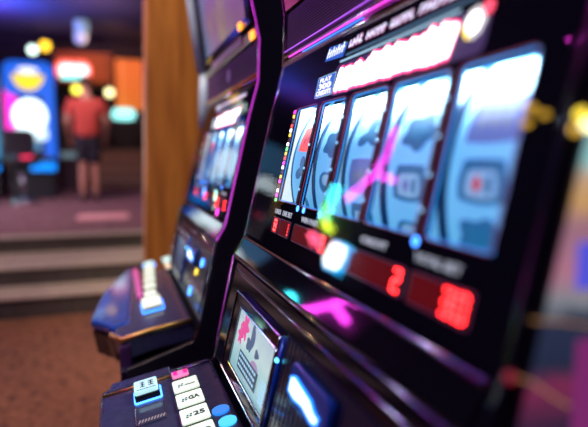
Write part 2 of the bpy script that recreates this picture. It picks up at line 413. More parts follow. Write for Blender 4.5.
def slot_machine(name, label, dy, variant):
    base = (0.38, 0.596 + dy, 0)
    R = empty(name, base, label, 'slot machine', 'slot machines in the near row')
    f, lo, up, tp, dk = F(dy), Lo(dy), Up(dy), Tp(dy), Dk(dy)
    U = lambda y: Y1 - y
    def part(nm, bm, m, p=None, **k):
        pr = p if p else R
        o = link(nm, bm, m, pr, base, **k)
        return o
    # cabinet core, set back behind the front with a bay for the reels
    core = [(0.035, 0.012), (0.035, 0.53), (0.17, 0.585), (0.196, 0.66), (0.228, 0.815), (0.244, 0.850), (0.2565, 0.908), (0.52, 0.908), (0.52, 1.10), (0.310, 1.10),
            (0.322, 1.165), (0.325, 1.256), (0.309, 1.334), (0.282, 1.56), (0.282, 1.85), (0.72, 1.85), (0.72, 0.012)]
    bm = bmesh.new(); extrude_y(bm, core, Y0 + dy + 0.014, Y1 + dy - 0.014); part('cabinet', bm, M['satin'])
    for y in (Y0, Y1 - 0.013):
        bm = bmesh.new(); extrude_y(bm, PROF, y + dy, y + dy + 0.013); part('side_panel', bm, M['satin'] if variant else M['black'], bevel=0.002)
    # polished edge trim running up both front edges
    for y in (Y0 + 0.004, Y1 - 0.004):
        bm = bmesh.new()
        tube(bm, [(x - 0.001, y + dy, z) for x, z in ((0.150, 0.602), (0.166, 0.636), (0.206, 0.821), (0.226, 0.855), (0.281, 1.088), (0.302, 1.165))], 0.0035, 8)
        part('edge_trim', bm, M['chrome'] if y > 0.5 or variant else M['black'], smooth=True)
        bm = bmesh.new()
        tube(bm, [(x - 0.001, y + dy, z) for x, z in ((0.302, 1.165), (0.306, 1.256), (0.289, 1.334), (0.262, 1.56), (0.262, 1.85))], 0.0045, 8)
        part('edge_trim', bm, M['chrome'], smooth=True)
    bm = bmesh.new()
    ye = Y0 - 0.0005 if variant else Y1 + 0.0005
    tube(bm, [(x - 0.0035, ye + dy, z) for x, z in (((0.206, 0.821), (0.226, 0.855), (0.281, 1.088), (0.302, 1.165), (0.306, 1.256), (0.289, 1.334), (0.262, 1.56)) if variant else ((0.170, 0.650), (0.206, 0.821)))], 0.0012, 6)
    part('edge_streak', bm, glow('edge_magenta', (0.85, 0.05, 0.9), 1.1 if variant else 1.1), smooth=True)  # reflected magenta streak along the edge, made as a glowing tube
    # ---- reel panel with five window openings
    bm = bmesh.new()
    ua, ub = 0.013, Y1 - Y0 - 0.013
    def fr(u0, u1, z0, z1, t0=0.0, t1=-0.006): slab(bm, [(u0, z0), (u1, z0), (u1, z1), (u0, z1)], f, t0, t1)
    fr(ua, ub, 0.908, ZB); fr(ua, ub, ZT, 1.164)
    edges = [ua] + [v for y0_, y1_ in WIN for v in (U(y1_), U(y0_))] + [ub]
    for i in range(0, len(edges), 2): fr(edges[i], edges[i + 1], ZB, ZT)
    fr(ua, ub, 0.855, 0.908)
    part('reel_panel', bm, mat('printed_black', (0.006, 0.006, 0.010), 0.6, spec=0.0))
    # reel bay walls between windows + back
    bm = bmesh.new()
    box(bm, (0.50, Y0 + dy + 0.02, 0.915), (0.512, Y1 + dy - 0.02, 1.095))
    part('reel_bay', bm, bay_m)
    bm = bmesh.new(); extrude_y(bm, [(0.2515, 0.930), (0.2870, 1.081), (0.36, 1.080), (0.33, 0.925)], 0.8030 + dy, 0.8045 + dy); part('bay_side_glow', bm, glow('bay_side_white', (0.75, 0.92, 1.0), 1.1))  # glowing wall added to whiten the dark gap beside the first reel
    # bay lamp tube behind the header
    bm = bmesh.new(); tube(bm, [(0.300, 0.285 + dy, 1.090), (0.300, 0.81 + dy, 1.090)], 0.005, 8)
    part('bay_lamp', bm, glow('bay_tube', (0.9, 0.96, 1.0), 14), smooth=True)
    la = bpy.data.lights.new('bay_light', 'AREA'); la.shape = 'RECTANGLE'; la.size = 0.53; la.size_y = 0.012
    la.energy = 1.3 if variant else 3.4; la.color = (0.80, 0.94, 1.0)
    lo_ = bpy.data.objects.new('bay_light', la); col.objects.link(lo_); lo_.parent = R
    lo_.location = Vector((0.302, 0.547 + dy, 1.083)) - Vector(base)
    dr = Vector((0.06, 0, -1)).normalized()
    lo_.rotation_euler = Matrix((Vector((0, 1, 0)), dr.cross(Vector((0, 1, 0))) * 1.0, -dr)).transposed().to_euler()
    # ---- reels
    RR = 0.165
    cc = Vector((A + Bs * 0.005, 0, 1.005)) - nrm * (RR + 0.013)
    kinds = [['gem', 'plaque', 'clover', 'bell'], ['clover', 'cloud', 'bell', 'clover'], ['cloud', 'clover', 'plaque', 'arch'],
             ['cloud', 'cloud', 'arch', 'bell'], ['bell', 'plaque', 'arch', 'cloud']]
    if variant: kinds = kinds[::-1]
    aa = math.atan2(nrm.z, nrm.x); HA = math.radians(31.5); n = 28
    for i, (ya, yb) in enumerate(WIN):
        yc = (0.755, 0.652, 0.5493, 0.4428, 0.3367)[i] + dy; hw = 0.0475
        def band(bm, s0, s1, r0, r1):
            rings = [[bm.verts.new((cc.x + r * math.cos(aa - HA + 2 * HA * k / n), yc + s_, cc.z + r * math.sin(aa - HA + 2 * HA * k / n))) for k in range(n + 1)]
                     for s_, r in ((s0, r0), (s0, r1), (s1, r1), (s1, r0))]
            for a in range(4):
                for k in range(n): bm.faces.new((rings[a][k], rings[a][k + 1], rings[(a + 1) % 4][k + 1], rings[(a + 1) % 4][k]))
            bm.faces.new([q[0] for q in rings]); bm.faces.new([q[-1] for q in rings][::-1])
        bm = bmesh.new(); band(bm, -hw, hw, RR - 0.010, RR); reel = part('reel', bm, reel_m)
        for s in (-1, 1):
            bm = bmesh.new(); band(bm, s * hw, s * (hw + 0.0028), RR - 0.012, RR + 0.0022); part('flange', bm, reel_side, reel)
        a0 = math.atan2(nrm.z, nrm.x)          # direction of the glass
        def cy(u, v, t): # u sideways, v along the strip (up)
            a = a0 - (v / RR)
            return Vector((cc.x + (RR + t) * math.cos(a), yc - u, cc.z + (RR + t) * math.sin(a)))
        off = [0.004, -0.006, 0.002, 0.0, 0.006][i]
        for j, kd in enumerate(kinds[i]):
            vc = 0.073 - j * 0.049 + off
            sc = (0.035, 0.0225) if kd in ('plaque', 'arch', 'cloud') else (0.031, 0.024)
            outer = {'clover': sym_dark, 'cloud': sym_dark, 'bell': sym_teal, 'arch': sym_dark, 'plaque': sym_purp, 'gem': sym_teal}[kd]
            inner = {'clover': sym_teal, 'cloud': sym_teal, 'bell': sym_light, 'arch': sym_light, 'plaque': sym_light, 'gem': sym_red}[kd]
            bm = bmesh.new(); star(bm, SYM[kd], cy, 0.0001, 0.0007, -0.004, vc, su=sc[0], sv=sc[1]); s1 = part('symbol', bm, sym_hot if (i == 0 and j == 1) else outer, reel)
            bm = bmesh.new()
            if kd == 'arch':
                star(bm, SYM['arch'], cy, 0.0008, 0.0011, -0.004, vc - 0.003, su=sc[0] * 0.68, sv=sc[1] * 0.62)
                part('symbol', bm, inner, reel)
                bm = bmesh.new(); star(bm, SYM['gem'], cy, 0.0012, 0.0015, -0.008, vc - 0.004, su=0.007, sv=0.008)
                part('symbol', bm, sym_red if i != 3 else sym_purp, reel)
                bm = bmesh.new(); star(bm, SYM['plaque'], cy, 0.0012, 0.0015, 0.006, vc - 0.004, su=0.004, sv=0.008)
                part('symbol', bm, sym_dark, reel)
            elif kd == 'plaque':
                for q in (-1, 0, 1):
                    star(bm, SYM['gem'], cy, 0.0008, 0.0011, -0.004 + q * 0.014, vc, su=0.0065, sv=0.011, rings=2, n=16)
                part('symbol', bm, sym_red if i in (0,) else sym_grey, reel)
            else:
                star(bm, SYM[kd], cy, 0.0008, 0.0011, -0.005, vc + 0.001, su=sc[0] * 0.55, sv=sc[1] * 0.5)
                part('symbol', bm, inner, reel)
    # ---- window rims, dividers and rivets
    for i, (ya, yb) in enumerate(WIN):
        bm = bmesh.new()
        pts = rrect(U(yb), U(ya), ZB, ZT, 0.006)
        tube(bm, [f(u, v, 0.0012) for u, v in pts + pts[:1]], 0.0005, 6, caps=False)
        part('window_rim', bm, M['rim'])
        bm = bmesh.new(); pts = rrect(U(yb) + 0.0014, U(ya) - 0.0014, ZB + 0.0014, ZT - 0.0014, 0.005)
        tube(bm, [f(u, v, -0.002) for u, v in pts + pts[:1]], 0.0007, 6, caps=False)
        part('window_glow', bm, glow('window_blue', (0.0, 0.30, 1.0), 1.3))
    for i in range(4):
        u0, u1 = U(WIN[i][0]) + 0.003, U(WIN[i + 1][1]) - 0.003
        bm = bmesh.new(); slab(bm, [(u0, ZB + 0.002), (u1, ZB + 0.002), (u1, ZT - 0.002), (u0, ZT - 0.002)], f, 0.0003, 0.003)
        dv = part('divider', bm, M['divider'], bevel=0.001)
        for z in (0.955, 0.985, 1.018, 1.050):
            bm = bmesh.new(); ball(bm, f((u0 + u1) / 2, z, 0.003), 0.0021); part('rivet', bm, M['rivet'], dv, smooth=True)
    for u in (U(0.697), U(0.672), U(0.612), U(0.388)):
        bm = bmesh.new(); star(bm, lambda a: 0.0042, f, 0.0006, 0.0016, u, ZB - 0.004); part('indicator_lamp', bm, M['led_blue'])
    # little coloured pay line lamps down the left edge of the first window
    cols = [M['magenta'], M['yellow'], M['ink'], glow('lamp_red', (1, 0.08, 0.05), 2), M['white'], glow('lamp_green', (0.2, 1, 0.3), 2), M['led_blue']]
    for k in range(20):
        z = ZT - 0.004 - k * 0.0074; uu = U(0.8055) - 0.0
        bm = bmesh.new(); slab(bm, rrect(uu - 0.0042 - 0.003, uu + 0.0042 - 0.003, z - 0.0026, z + 0.0026, 0.001, 2), f, 0.0004, 0.0014)
        part('line_lamp', bm, cols[[0, 1, 2, 3, 4, 1, 2, 4, 5, 1, 3, 0, 4, 2, 1, 0, 2, 4, 0, 5][k]])
    # ---- header print
    bm = bmesh.new(); slab(bm, rrect(U(0.668), U(0.356), 1.083, 1.1235, 0.008), f, 0.0003, 0.0009)
    tb = part('title_band', bm, M['bandp'])
    rnd = random.Random(11)
    strokes = []
    u = U(0.652)
    k = 0
    while u < U(0.400):
        wv = rnd.uniform(0.0075, 0.0120); lean = 0.006
        h0 = 1.0875 + rnd.uniform(-0.001, 0.0015); h1 = 1.114 + rnd.uniform(-0.002, 0.004) + (0.004 if k > 7 else 0)
        strokes.append((u, wv, h0, h1, lean)); u += wv * 1.04 + (0.006 if k == 0 else 0); k += 1
    for nm, m_, ex, t0, t1 in (('title_outline', M['halo'], 0.0032, 0.0010, 0.0014), ('title_lettering', M['title'], 0.0004, 0.0015, 0.0022)):
        bm = bmesh.new()
        for (u_, wv, h0, h1, ln) in strokes:
            n = 10; pts = []
            for s in range(n):
                a = PI * s / (n - 1); pts.append((u_ + wv * 0.56 * math.cos(a) * (1 + ex * 90) + ln, h1 - 0.004 + 0.004 * math.sin(a) + ex))
            for s in range(n):
                a = PI + PI * s / (n - 1); pts.append((u_ + wv * 0.56 * math.cos(a) * (1 + ex * 90), h0 + 0.003 + 0.003 * math.sin(a) - ex))
            slab(bm, pts, f, t0, t1)
        part(nm, bm, m_, tb)
    for k in range(9):
        a = 2 * PI * k / 9
        bm = bmesh.new(); star(bm, lambda a_: 0.0044, f, 0.0016 + k * 0.00005, 0.0024 + k * 0.00005, U(0.374) + 0.0095 * math.cos(a), 1.1105 + 0.0095 * math.sin(a))
        part('petal_lamp', bm, M['yellow'] if k in (5, 6) else glow('petal_white', (1.0, 0.95, 1.0), 1.2), tb)
    bm = bmesh.new(); star(bm, lambda a_: 0.0085, f, 0.0026, 0.0032, U(0.374), 1.1105); part('petal_lamp', bm, M['title'], tb)
    bm = bmesh.new(); star(bm, lambda a_: 0.006, f, 0.0026, 0.0032, U(0.358), 1.1195); part('petal_lamp', bm, glow('petal_red', (1.0, 0.08, 0.15), 2.0), tb)
    bm = bmesh.new(); slab(bm, rrect(U(0.728), U(0.664), 1.086, 1.1155, 0.002), f, 0.0004, 0.0012)
    pp = part('play_plate', bm, M['blueplate'])
    pts = rrect(U(0.728), U(0.664), 1.086, 1.1155, 0.002)
    bm = bmesh.new(); tube(bm, [f(u, v, 0.0012) for u, v in pts + pts[:1]], 0.0005, 6, caps=False); part('plate_border', bm, M['paleblue'], pp)
    wt = glow('plate_text', (1.0, 1.0, 1.0), 1.5)
    lettering('lettering', 'PLAY', lambda u, v, t: f(u, v, 0.0014 + t), U(0.718), 1.1065, 0.040, 0.0065, wt, pp, base, bold=0.01)
    lettering('lettering', '300', lambda u, v, t: f(u, v, 0.0014 + t), U(0.720), 1.0965, 0.046, 0.0085, wt, pp, base, bold=0.02)
    lettering('lettering', 'CREDITS', lambda u, v, t: f(u, v, 0.0014 + t), U(0.724), 1.0880, 0.054, 0.0068, wt, pp, base, bold=0.01)
    # upper line: blue tag, glowing line of script strokes and two thin blue lines
    bm = bmesh.new(); slab(bm, [(U(0.719), 1.138), (U(0.655), 1.134), (U(0.647), 1.152), (U(0.711), 1.157)], f, 0.0004, 0.0012)
    ct = part('cash_tag', bm, M['blueplate'])
    bm = bmesh.new()
    for k in range(7):
        uu = U(0.712) + k * 0.0085
        slab(bm, [(uu, 1.1405), (uu + 0.0022, 1.1405), (uu + 0.006, 1.1535 - (k % 2) * 0.003), (uu + 0.0038, 1.1535 - (k % 2) * 0.003)], f, 0.0014, 0.0020)
        if k % 2 == 0: slab(bm, [(uu + 0.001, 1.1465), (uu + 0.008, 1.1465), (uu + 0.008, 1.1482), (uu + 0.001, 1.1482)], f, 0.0014, 0.0021)
    part('lettering', bm, wt, ct)
    bm = bmesh.new(); bmh = bmesh.new(); u = U(0.640); k = 0
    while u < U(0.34):
        h = 0.0085 if rnd.random() < 0.8 else 0.0105
        wv = rnd.uniform(0.0024, 0.0038)
        for b_, e, t0, t1 in ((bmh, 0.0010, 0.0004, 0.0008), (bm, 0, 0.001, 0.0016)):
            slab(b_, [(u - e, 1.143 - e), (u + wv + e, 1.143 - e), (u + wv + 0.003 + e, 1.143 + h + e), (u + 0.003 - e, 1.143 + h + e)], f, t0, t1)
            z2 = 1.143 + rnd.choice([0.0, 0.003, 0.006])
            slab(b_, [(u + wv, z2), (u + wv + 0.006, z2), (u + wv + 0.006, z2 + 0.0022), (u + wv, z2 + 0.0022)], f, t0, t1 + 0.0001)
        u += wv + 0.0068 + (0.010 if k in (3, 8, 13) else 0); k += 1
    part('headline_glow', bmh, glow('headline_pink', (0.8, 0.15, 0.5), 0.7)); part('headline', bm, glow('headline_white', (0.75, 0.75, 1.0), 1.5))
    for z, ua_, ub_, m_ in ((1.1265, 0.66, 0.40, M['paleblue']), (1.1330, 0.645, 0.36, glow('thin_blue', (0.15, 0.4, 0.7), 0.35))):
        bm = bmesh.new(); slab(bm, rrect(U(ua_), U(ub_), z, z + 0.0028, 0.0013, 2), f, 0.0004, 0.001); part('pin_line', bm, m_)
    # ---- legends and red displays
    for txt, ya, wd in (('LINES', 0.798, 0.030), ('LINE BET', 0.758, 0.043), ('WIN PAID', 0.674, 0.061), ('CREDIT', 0.489, 0.056), ('TOTAL BET', 0.385, 0.064)):
        lettering('legend', txt, lambda u, v, t: f(u, v, 0.0004 + t), U(ya), 0.9125, wd, 0.0075, M['textgrey'], R, base, bold=0.012)
    disp = [(0.797, 0.764, '8'), (0.760, 0.711, '1'), (0.695, 0.530, '0'), (0.515, 0.393, '2'), (0.383, 0.300, '30')]
    if variant: disp = [(0.797, 0.764, '1'), (0.760, 0.711, '5'), (0.695, 0.530, '0'), (0.515, 0.393, '8'), (0.383, 0.300, '5')]
    for k, (ya, yb, ds) in enumerate(disp):
        z0, z1 = 0.8835, 0.9070
        if k > 2: z0, z1 = 0.878, 0.904
        bm = bmesh.new(); slab(bm, rrect(U(ya), U(yb), z0, z1, 0.002, 2), f, 0.0003, 0.0010); dd = part('red_display', bm, M['redw'])
        pts = rrect(U(ya), U(yb), z0, z1, 0.002, 2)
        bm = bmesh.new(); tube(bm, [f(u, v, 0.0010) for u, v in pts + pts[:1]], 0.0008, 6, caps=False); part('display_frame', bm, mat('display_frame', (0.22, 0.16, 0.24), 0.35, 0.5), dd)
        h = (z1 - z0) * 0.80; wd = 0.0125; n = len(ds)
        m_ = M['red']
        if k == 1: m_ = glow('digit_dim', (1, 0.02, 0.03), 3)
        for q, ch in enumerate(ds):
            uu = U(yb) - 0.004 - (n - q) * (wd + 0.0045) + 0.0035
            if k == 0: uu = U(ya) + 0.010
            if k == 2: uu -= 0.044
            bm = bmesh.new()
            for (a, b, c, d) in digit_pts(ch, uu, z0 + (z1 - z0 - h) / 2, wd, h, 0.0030):      # each segment is a pair of small light dots
                for tt in (0.25, 0.75):
                    pu, pv = (a + (b - a) * tt, (c + d) / 2) if b - a > d - c else ((a + b) / 2, c + (d - c) * tt)
                    star(bm, lambda a_: 0.0017, f, 0.0012, 0.0018, pu, pv, n=10, rings=1)
            part('digit', bm, m_, dd)
    # ---- cover glass in front of everything
    bm = bmesh.new(); slab(bm, [(ua, 0.862), (ub, 0.862), (ub, 1.160), (ua, 1.160)], f, 0.0058, 0.0062)
    part('cover_glass', bm, M['glass'])
    # ---- ledge under the glass
    bm = bmesh.new()
    extrude_y(bm, [(0.222, 0.8575), (0.219, 0.853), (0.203, 0.826), (0.2015, 0.818), (0.222, 0.812), (0.246, 0.850)], Y0 + dy + 0.013, Y1 + dy - 0.013)
    lg = part('ledge', bm, mat('ledge_black', (0.006, 0.006, 0.009), 0.04), bevel=0.0015)
    for (x, z, r, mm) in ((0.2205, 0.8565, 0.0028, M['chrome']), (0.2022, 0.8205, 0.0016, M['chrome'])):
        bm = bmesh.new(); tube(bm, [(x, Y0 + dy + 0.013, z), (x, Y1 + dy - 0.013, z)], r, 8); part('trim_strip', bm, mm, lg, smooth=True)
    # ---- lower door with belly screen and bill acceptor
    bm = bmesh.new(); slab(bm, [(ua, 0.640), (ub, 0.640), (ub, 0.812), (ua, 0.812)], lo, -0.012, -0.001); door = part('lower_door', bm, M['black'])
    bm = bmesh.new(); tube(bm, [lo(ua, 0.799, 0.0), lo(ub, 0.799, 0.0)], 0.0018, 8); part('trim_strip', bm, M['chrome'], door, smooth=True)
    uL, uR = U(0.818), U(0.618)
    bm = bmesh.new()
    o_, i_ = rrect(uL - 0.034, uR + 0.010, 0.650, 0.776, 0.004), rrect(uL, uR, 0.667, 0.757, 0.003)
    vo = [[bm.verts.new(lo(u, v, t)) for u, v in pts] for pts, t in ((o_, 0.0), (o_, 0.006), (i_, 0.004), (i_, 0.0))]
    for a in range(3):
        for k in range(len(o_)): bm.faces.new((vo[a][k], vo[a][(k + 1) % len(o_)], vo[a + 1][(k + 1) % len(o_)], vo[a + 1][k]))
    part('screen_bezel', bm, M['black'], door, bevel=0.0015)
    for pts, rr_ in ((o_, 0.0016), (i_, 0.0013)):
        bm = bmesh.new(); tube(bm, [lo(u, v, 0.0065 if rr_ > 0.0015 else 0.0045) for u, v in pts + pts[:1]], rr_, 6, caps=False); part('bezel_trim', bm, M['chrome'], door)
    sm = art_mat('belly_art_far' if variant else 'belly_art',
                 [(0.0, (0.30, 0.55, 0.62)), (0.35, (0.45, 0.72, 0.76)), (0.6, (0.62, 0.80, 0.82)), (1.0, (0.50, 0.62, 0.75))] if not variant else
                 [(0.0, (0.02, 0.05, 0.15)), (0.5, (0.06, 0.18, 0.4)), (1.0, (0.25, 0.4, 0.7))], 2, 0.672, 0.757, 0.85 if not variant else 0.35, 30, 0.2)
    bm = bmesh.new(); slab(bm, [(uL, 0.667), (uR, 0.667), (uR, 0.757), (uL, 0.757)], lo, 0.0004, 0.002); bs = part('belly_screen', bm, sm, door)
    if not variant:
        pk = glow('flower_pink', (0.85, 0.08, 0.35), 0.9)
        for (u, v, r) in ((uL + 0.045, 0.738, 0.017), (uL + 0.028, 0.722, 0.013)):
            bm = bmesh.new(); star(bm, lambda a: 1 + 0.32 * math.cos(6 * a), lo, 0.0022, 0.0026, u, v, su=r, sv=r); part('flower', bm, pk, bs)
        gr = glow('leaf_slate', (0.12, 0.18, 0.34), 0.7)
        for (u, v, a_, b_) in ((uL + 0.092, 0.735, 0.010, 0.020), (uL + 0.080, 0.722, 0.014, 0.008), (uL + 0.125, 0.722, 0.010, 0.006)):
            bm = bmesh.new(); star(bm, lambda a: 1 + 0.2 * math.cos(3 * a), lo, 0.0022, 0.0026, u, v, su=a_, sv=b_); part('leaf', bm, gr, bs)
        bm = bmesh.new(); star(bm, lambda a: 1, lo, 0.0022, 0.0026, uL + 0.125, 0.702, su=0.020, sv=0.010); part('leaf', bm, glow('leaf_mauve', (0.5, 0.35, 0.6), 0.8), bs)
        bm = bmesh.new(); slab(bm, [(uL + 0.045, 0.678), (uL + 0.150, 0.678), (uL + 0.150, 0.704), (uL + 0.045, 0.704)], lo, 0.0028, 0.0032); cd = part('caption_box', bm, glow('caption_dark', (0.06, 0.12, 0.2), 0.5), bs)
        for z in (0.682, 0.690, 0.698):
            bm = bmesh.new()
            for q in range(9):
                slab(bm, [(uL + 0.050 + q * 0.0105, z), (uL + 0.057 + q * 0.0105, z), (uL + 0.057 + q * 0.0105, z + 0.0035), (uL + 0.050 + q * 0.0105, z + 0.0035)], lo, 0.0034, 0.0038)
            link('caption_line', bm, M['paleblue'], bs, base)
        bm = bmesh.new()
        for q in range(6): slab(bm, [(uR - 0.030, 0.676 + q * 0.005), (uR - 0.006, 0.676 + q * 0.005), (uR - 0.006, 0.679 + q * 0.005), (uR - 0.030, 0.679 + q * 0.005)], lo, 0.0028, 0.0032)
        part('caption_line', bm, M['paleblue'], bs)
    # ribbed panel with the bill acceptor
    bm = bmesh.new()
    for q in range(26):
        u = U(0.596) + q * 0.0122; slab(bm, [(u, 0.652), (u + 0.008, 0.652), (u + 0.008, 0.783), (u, 0.783)], lo, -0.0009, 0.002)
    part('ribbed_panel', bm, mat('ribbed_navy', (0.012, 0.02, 0.06), 0.25, 0.2, coat=0.5), door)
    bm = bmesh.new(); tube(bm, [lo(U(0.602), 0.652, 0.003), lo(U(0.602), 0.778, 0.003)], 0.0035, 8); part('blue_strip', bm, M['bluetrim'], door, smooth=True)
    bm = bmesh.new(); ball(bm, lo(U(0.602), 0.748, 0.006), 0.0032); part('indicator_lamp', bm, M['led_cyan'], door, smooth=True)
    bm = bmesh.new(); slab(bm, rrect(U(0.545), U(0.432), 0.728, 0.770, 0.010), lo, 0.002, 0.010)
    ba = part('bill_acceptor', bm, M['bluetrim'], door, bevel=0.003)
    bm = bmesh.new(); pts = [(U(0.534), 0.739), (U(0.534), 0.754), (U(0.524), 0.757), (U(0.474), 0.752), (U(0.462), 0.746), (U(0.450), 0.745), (U(0.452), 0.738), (U(0.462), 0.7365), (U(0.49), 0.740), (U(0.515), 0.737)]
    slab(bm, pts, lo, 0.0103, 0.0115); part('bill_slot_light', bm, glow('slot_white', (0.9, 0.95, 1.0), 2.2), ba)
    bm = bmesh.new(); tube(bm, [lo(u, v, 0.011) for u, v in pts + pts[:1]], 0.0015, 8, caps=False); part('bill_slot_rim', bm, glow('slot_rim', (0.0, 0.25, 1.0), 3.0), ba)
    # ---- speaker section
    bm = bmesh.new(); slab(bm, rrect(ua + 0.004, ub - 0.004, 1.186, 1.257, 0.006), up, -0.01, 0.003); sp = part('speaker_grille', bm, M['grille'], bevel=0.001)
    bm = bmesh.new(); star(bm, lambda a: 0.017, up, 0.0031, 0.005, 0.375, 1.222); part('speaker_cone', bm, mat('cone_mauve', (0.35, 0.25, 0.45), 0.4), sp)
    for z, r, mm in ((1.168, 0.0075, M['chrome']), (1.181, 0.0050, M['bronze'] if variant else M['chrome'])):  # far machine's thin bar is bronze to hold the pillar's reflected brown
        bm = bmesh.new(); p0, p1 = up(ua - 0.004, z, 0.001), up(ub + 0.004, z, 0.001); tube(bm, [p0, p1], r, 14); part('trim_bar', bm, mm, smooth=True)
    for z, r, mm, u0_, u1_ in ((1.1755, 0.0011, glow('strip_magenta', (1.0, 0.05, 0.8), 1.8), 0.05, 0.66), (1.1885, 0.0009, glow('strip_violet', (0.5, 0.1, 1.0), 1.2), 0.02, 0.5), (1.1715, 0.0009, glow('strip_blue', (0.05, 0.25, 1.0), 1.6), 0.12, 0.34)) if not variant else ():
        bm = bmesh.new(); tube(bm, [up(u0_, z, 0.0085), up(u1_, z, 0.0085)], r, 8); part('reflected_streak', bm, mm, smooth=True)  # reflected streaks on the trim bars, made as glowing tubes
    bm = bmesh.new(); slab(bm, [(ua, 1.262), (ub, 1.262), (ub, 1.283), (ua, 1.283)], tp, -0.012, 0.001); part('brow_panel', bm, mat('brow_copper', (0.30, 0.13, 0.06), 0.3, 0.6))
    # row of vent ribs
    bm = bmesh.new()
    for q in range(15):
        u = ua + 0.16 + q * 0.026; slab(bm, rrect(u, u + 0.014, 1.270, 1.292, 0.004, 3), tp, 0.001, 0.006)
    part('vent_ribs', bm, mat('rib_pink', (0.75, 0.50, 0.60), 0.35), bevel=0.001)
    bm = bmesh.new(); slab(bm, rrect(ub - 0.045, ub - 0.012, 1.262, 1.280, 0.004, 3), tp, 0.001, 0.005); part('indicator_lamp', bm, M['orange'])
    bm = bmesh.new(); slab(bm, rrect(ub - 0.105, ub - 0.075, 1.296, 1.312, 0.004, 3), tp, 0.010, 0.014); part('indicator_lamp', bm, M['orange'])
    # top screen
    bm = bmesh.new(); o_, i_ = rrect(ua, ub, 1.294, 1.80, 0.01), rrect(ua + 0.05, ub - 0.055, 1.316, 1.77, 0.012)
    vo = [[bm.verts.new(tp(u, v, t)) for u, v in pts] for pts, t in ((o_, -0.004), (o_, 0.010), (i_, 0.006), (i_, -0.004))]
    for a in range(3):
        for k in range(len(o_)): bm.faces.new((vo[a][k], vo[a][(k + 1) % len(o_)], vo[a + 1][(k + 1) % len(o_)], vo[a + 1][k]))
    part('screen_frame', bm, M['black'], bevel=0.002)
    ta = art_mat('top_art' + str(variant), [(0.0, (0.30, 0.14, 0.28)), (0.3, (0.40, 0.20, 0.34)), (0.5, (0.50, 0.34, 0.22)), (0.62, (0.42, 0.18, 0.36)), (1.0, (0.15, 0.25, 0.45))],
                 1, -0.35, 0.35, 0.5, 9, 0.3)
    bm = bmesh.new(); slab(bm, [(ua + 0.05, 1.316), (ub - 0.055, 1.316), (ub - 0.055, 1.77), (ua + 0.05, 1.77)], tp, -0.006, 0.0); part('top_screen', bm, ta)
    # ---- button deck
    bm = bmesh.new()
    if not variant:
        out = [(-0.022, Y1 + 0.012), (0.158, Y1 + 0.012), (0.158, Y0), (-0.040, Y0), (-0.040, Y1 - 0.004)]
    else:
        out = [(-0.020, 1.245 - 0.87), (0.003, 1.185 - 0.87), (0.06, 1.198 - 0.87), (0.158, 1.19 - 0.87), (0.158, Y1), (0.030, Y1)]
    slab(bm, out, dk, -0.050, 0.0); deck = part('button_deck', bm, M['deckm'], bevel=0.009, seg=4)
    if variant:
        bm = bmesh.new(); tube(bm, [tp(-0.012, z, 0.004) for z in (1.29, 1.50, 1.84)], 0.022, 12); part('side_moulding', bm, mat('moulding_silver', (0.45, 0.62, 0.72), 0.45, 0.0), smooth=True)
        bm = bmesh.new(); tube(bm, [up(-0.012, z, 0.004) for z in (1.10, 1.20, 1.29)], 0.022, 12); part('side_moulding', bm, mat('moulding_silver', (0.45, 0.62, 0.72), 0.45, 0.0), smooth=True)
        # padded wing standing out from the deck front
        wing = [(-0.073, 0.52), (-0.073, 0.56), (-0.045, 0.80), (0.028, 1.05), (0.045, 1.05), (0.020, 0.42), (-0.025, 0.42), (-0.040, 0.46)]
        bm = bmesh.new(); slab(bm, wing, dk, -0.020, 0.004); wg = part('deck_wing', bm, M['bluetrim'], bevel=0.009, seg=4)
        bm = bmesh.new(); slab(bm, wing, dk, -0.085, -0.021); part('wing_base', bm, M['black'], wg, bevel=0.004)
    else:
        bm = bmesh.new(); slab(bm, [(-0.026, Y1 - 0.022), (0.083, Y1 - 0.022), (0.083, Y1 + 0.010), (-0.018, Y1 + 0.010)], dk, -0.002, 0.006); part('deck_lip', bm, M['deckm'], deck, bevel=0.003)
        bm = bmesh.new(); tube(bm, [dk(-0.034, Y1 - 0.026, 0.002), dk(0.084, Y1 - 0.026, 0.002)], 0.0024, 8); part('lip_trim', bm, M['bronze'], deck, smooth=True)
        bm = bmesh.new(); tube(bm, [dk(0.094, Y1 - 0.012, 0.002), dk(0.158, Y1 - 0.012, 0.002)], 0.0024, 8); part('lip_trim', bm, M['chrome'], deck, smooth=True)
    bm = bmesh.new(); tube(bm, [dk(-0.022, 0.372, 0.001), dk(0.000, 0.314, 0.001), dk(0.06, 0.326, 0.001), dk(0.155, 0.318, 0.001)] if variant else [dk(-0.030, Y0 + 0.02, 0.001), dk(0.155, Y0 + 0.012, 0.001)], 0.0055, 8); part('front_trim', bm, M['bronze'], deck, smooth=True)
    bm = bmesh.new()
    extrude_y(bm, [(-0.037, 0.535), (-0.037, 0.583), (0.0, 0.59), (0.0, 0.535)] if not variant else [(-0.005, 0.50), (-0.005, 0.583), (0.02, 0.59), (0.02, 0.50)], Y0 + dy + (0.0 if not variant else 0.06), Y1 + dy - 0.01)
    part('deck_edge', bm, mat('edge_textured', (0.10, 0.03, 0.12), 0.35, 0.4, bump=(700, 0.6)), deck, bevel=0.004)
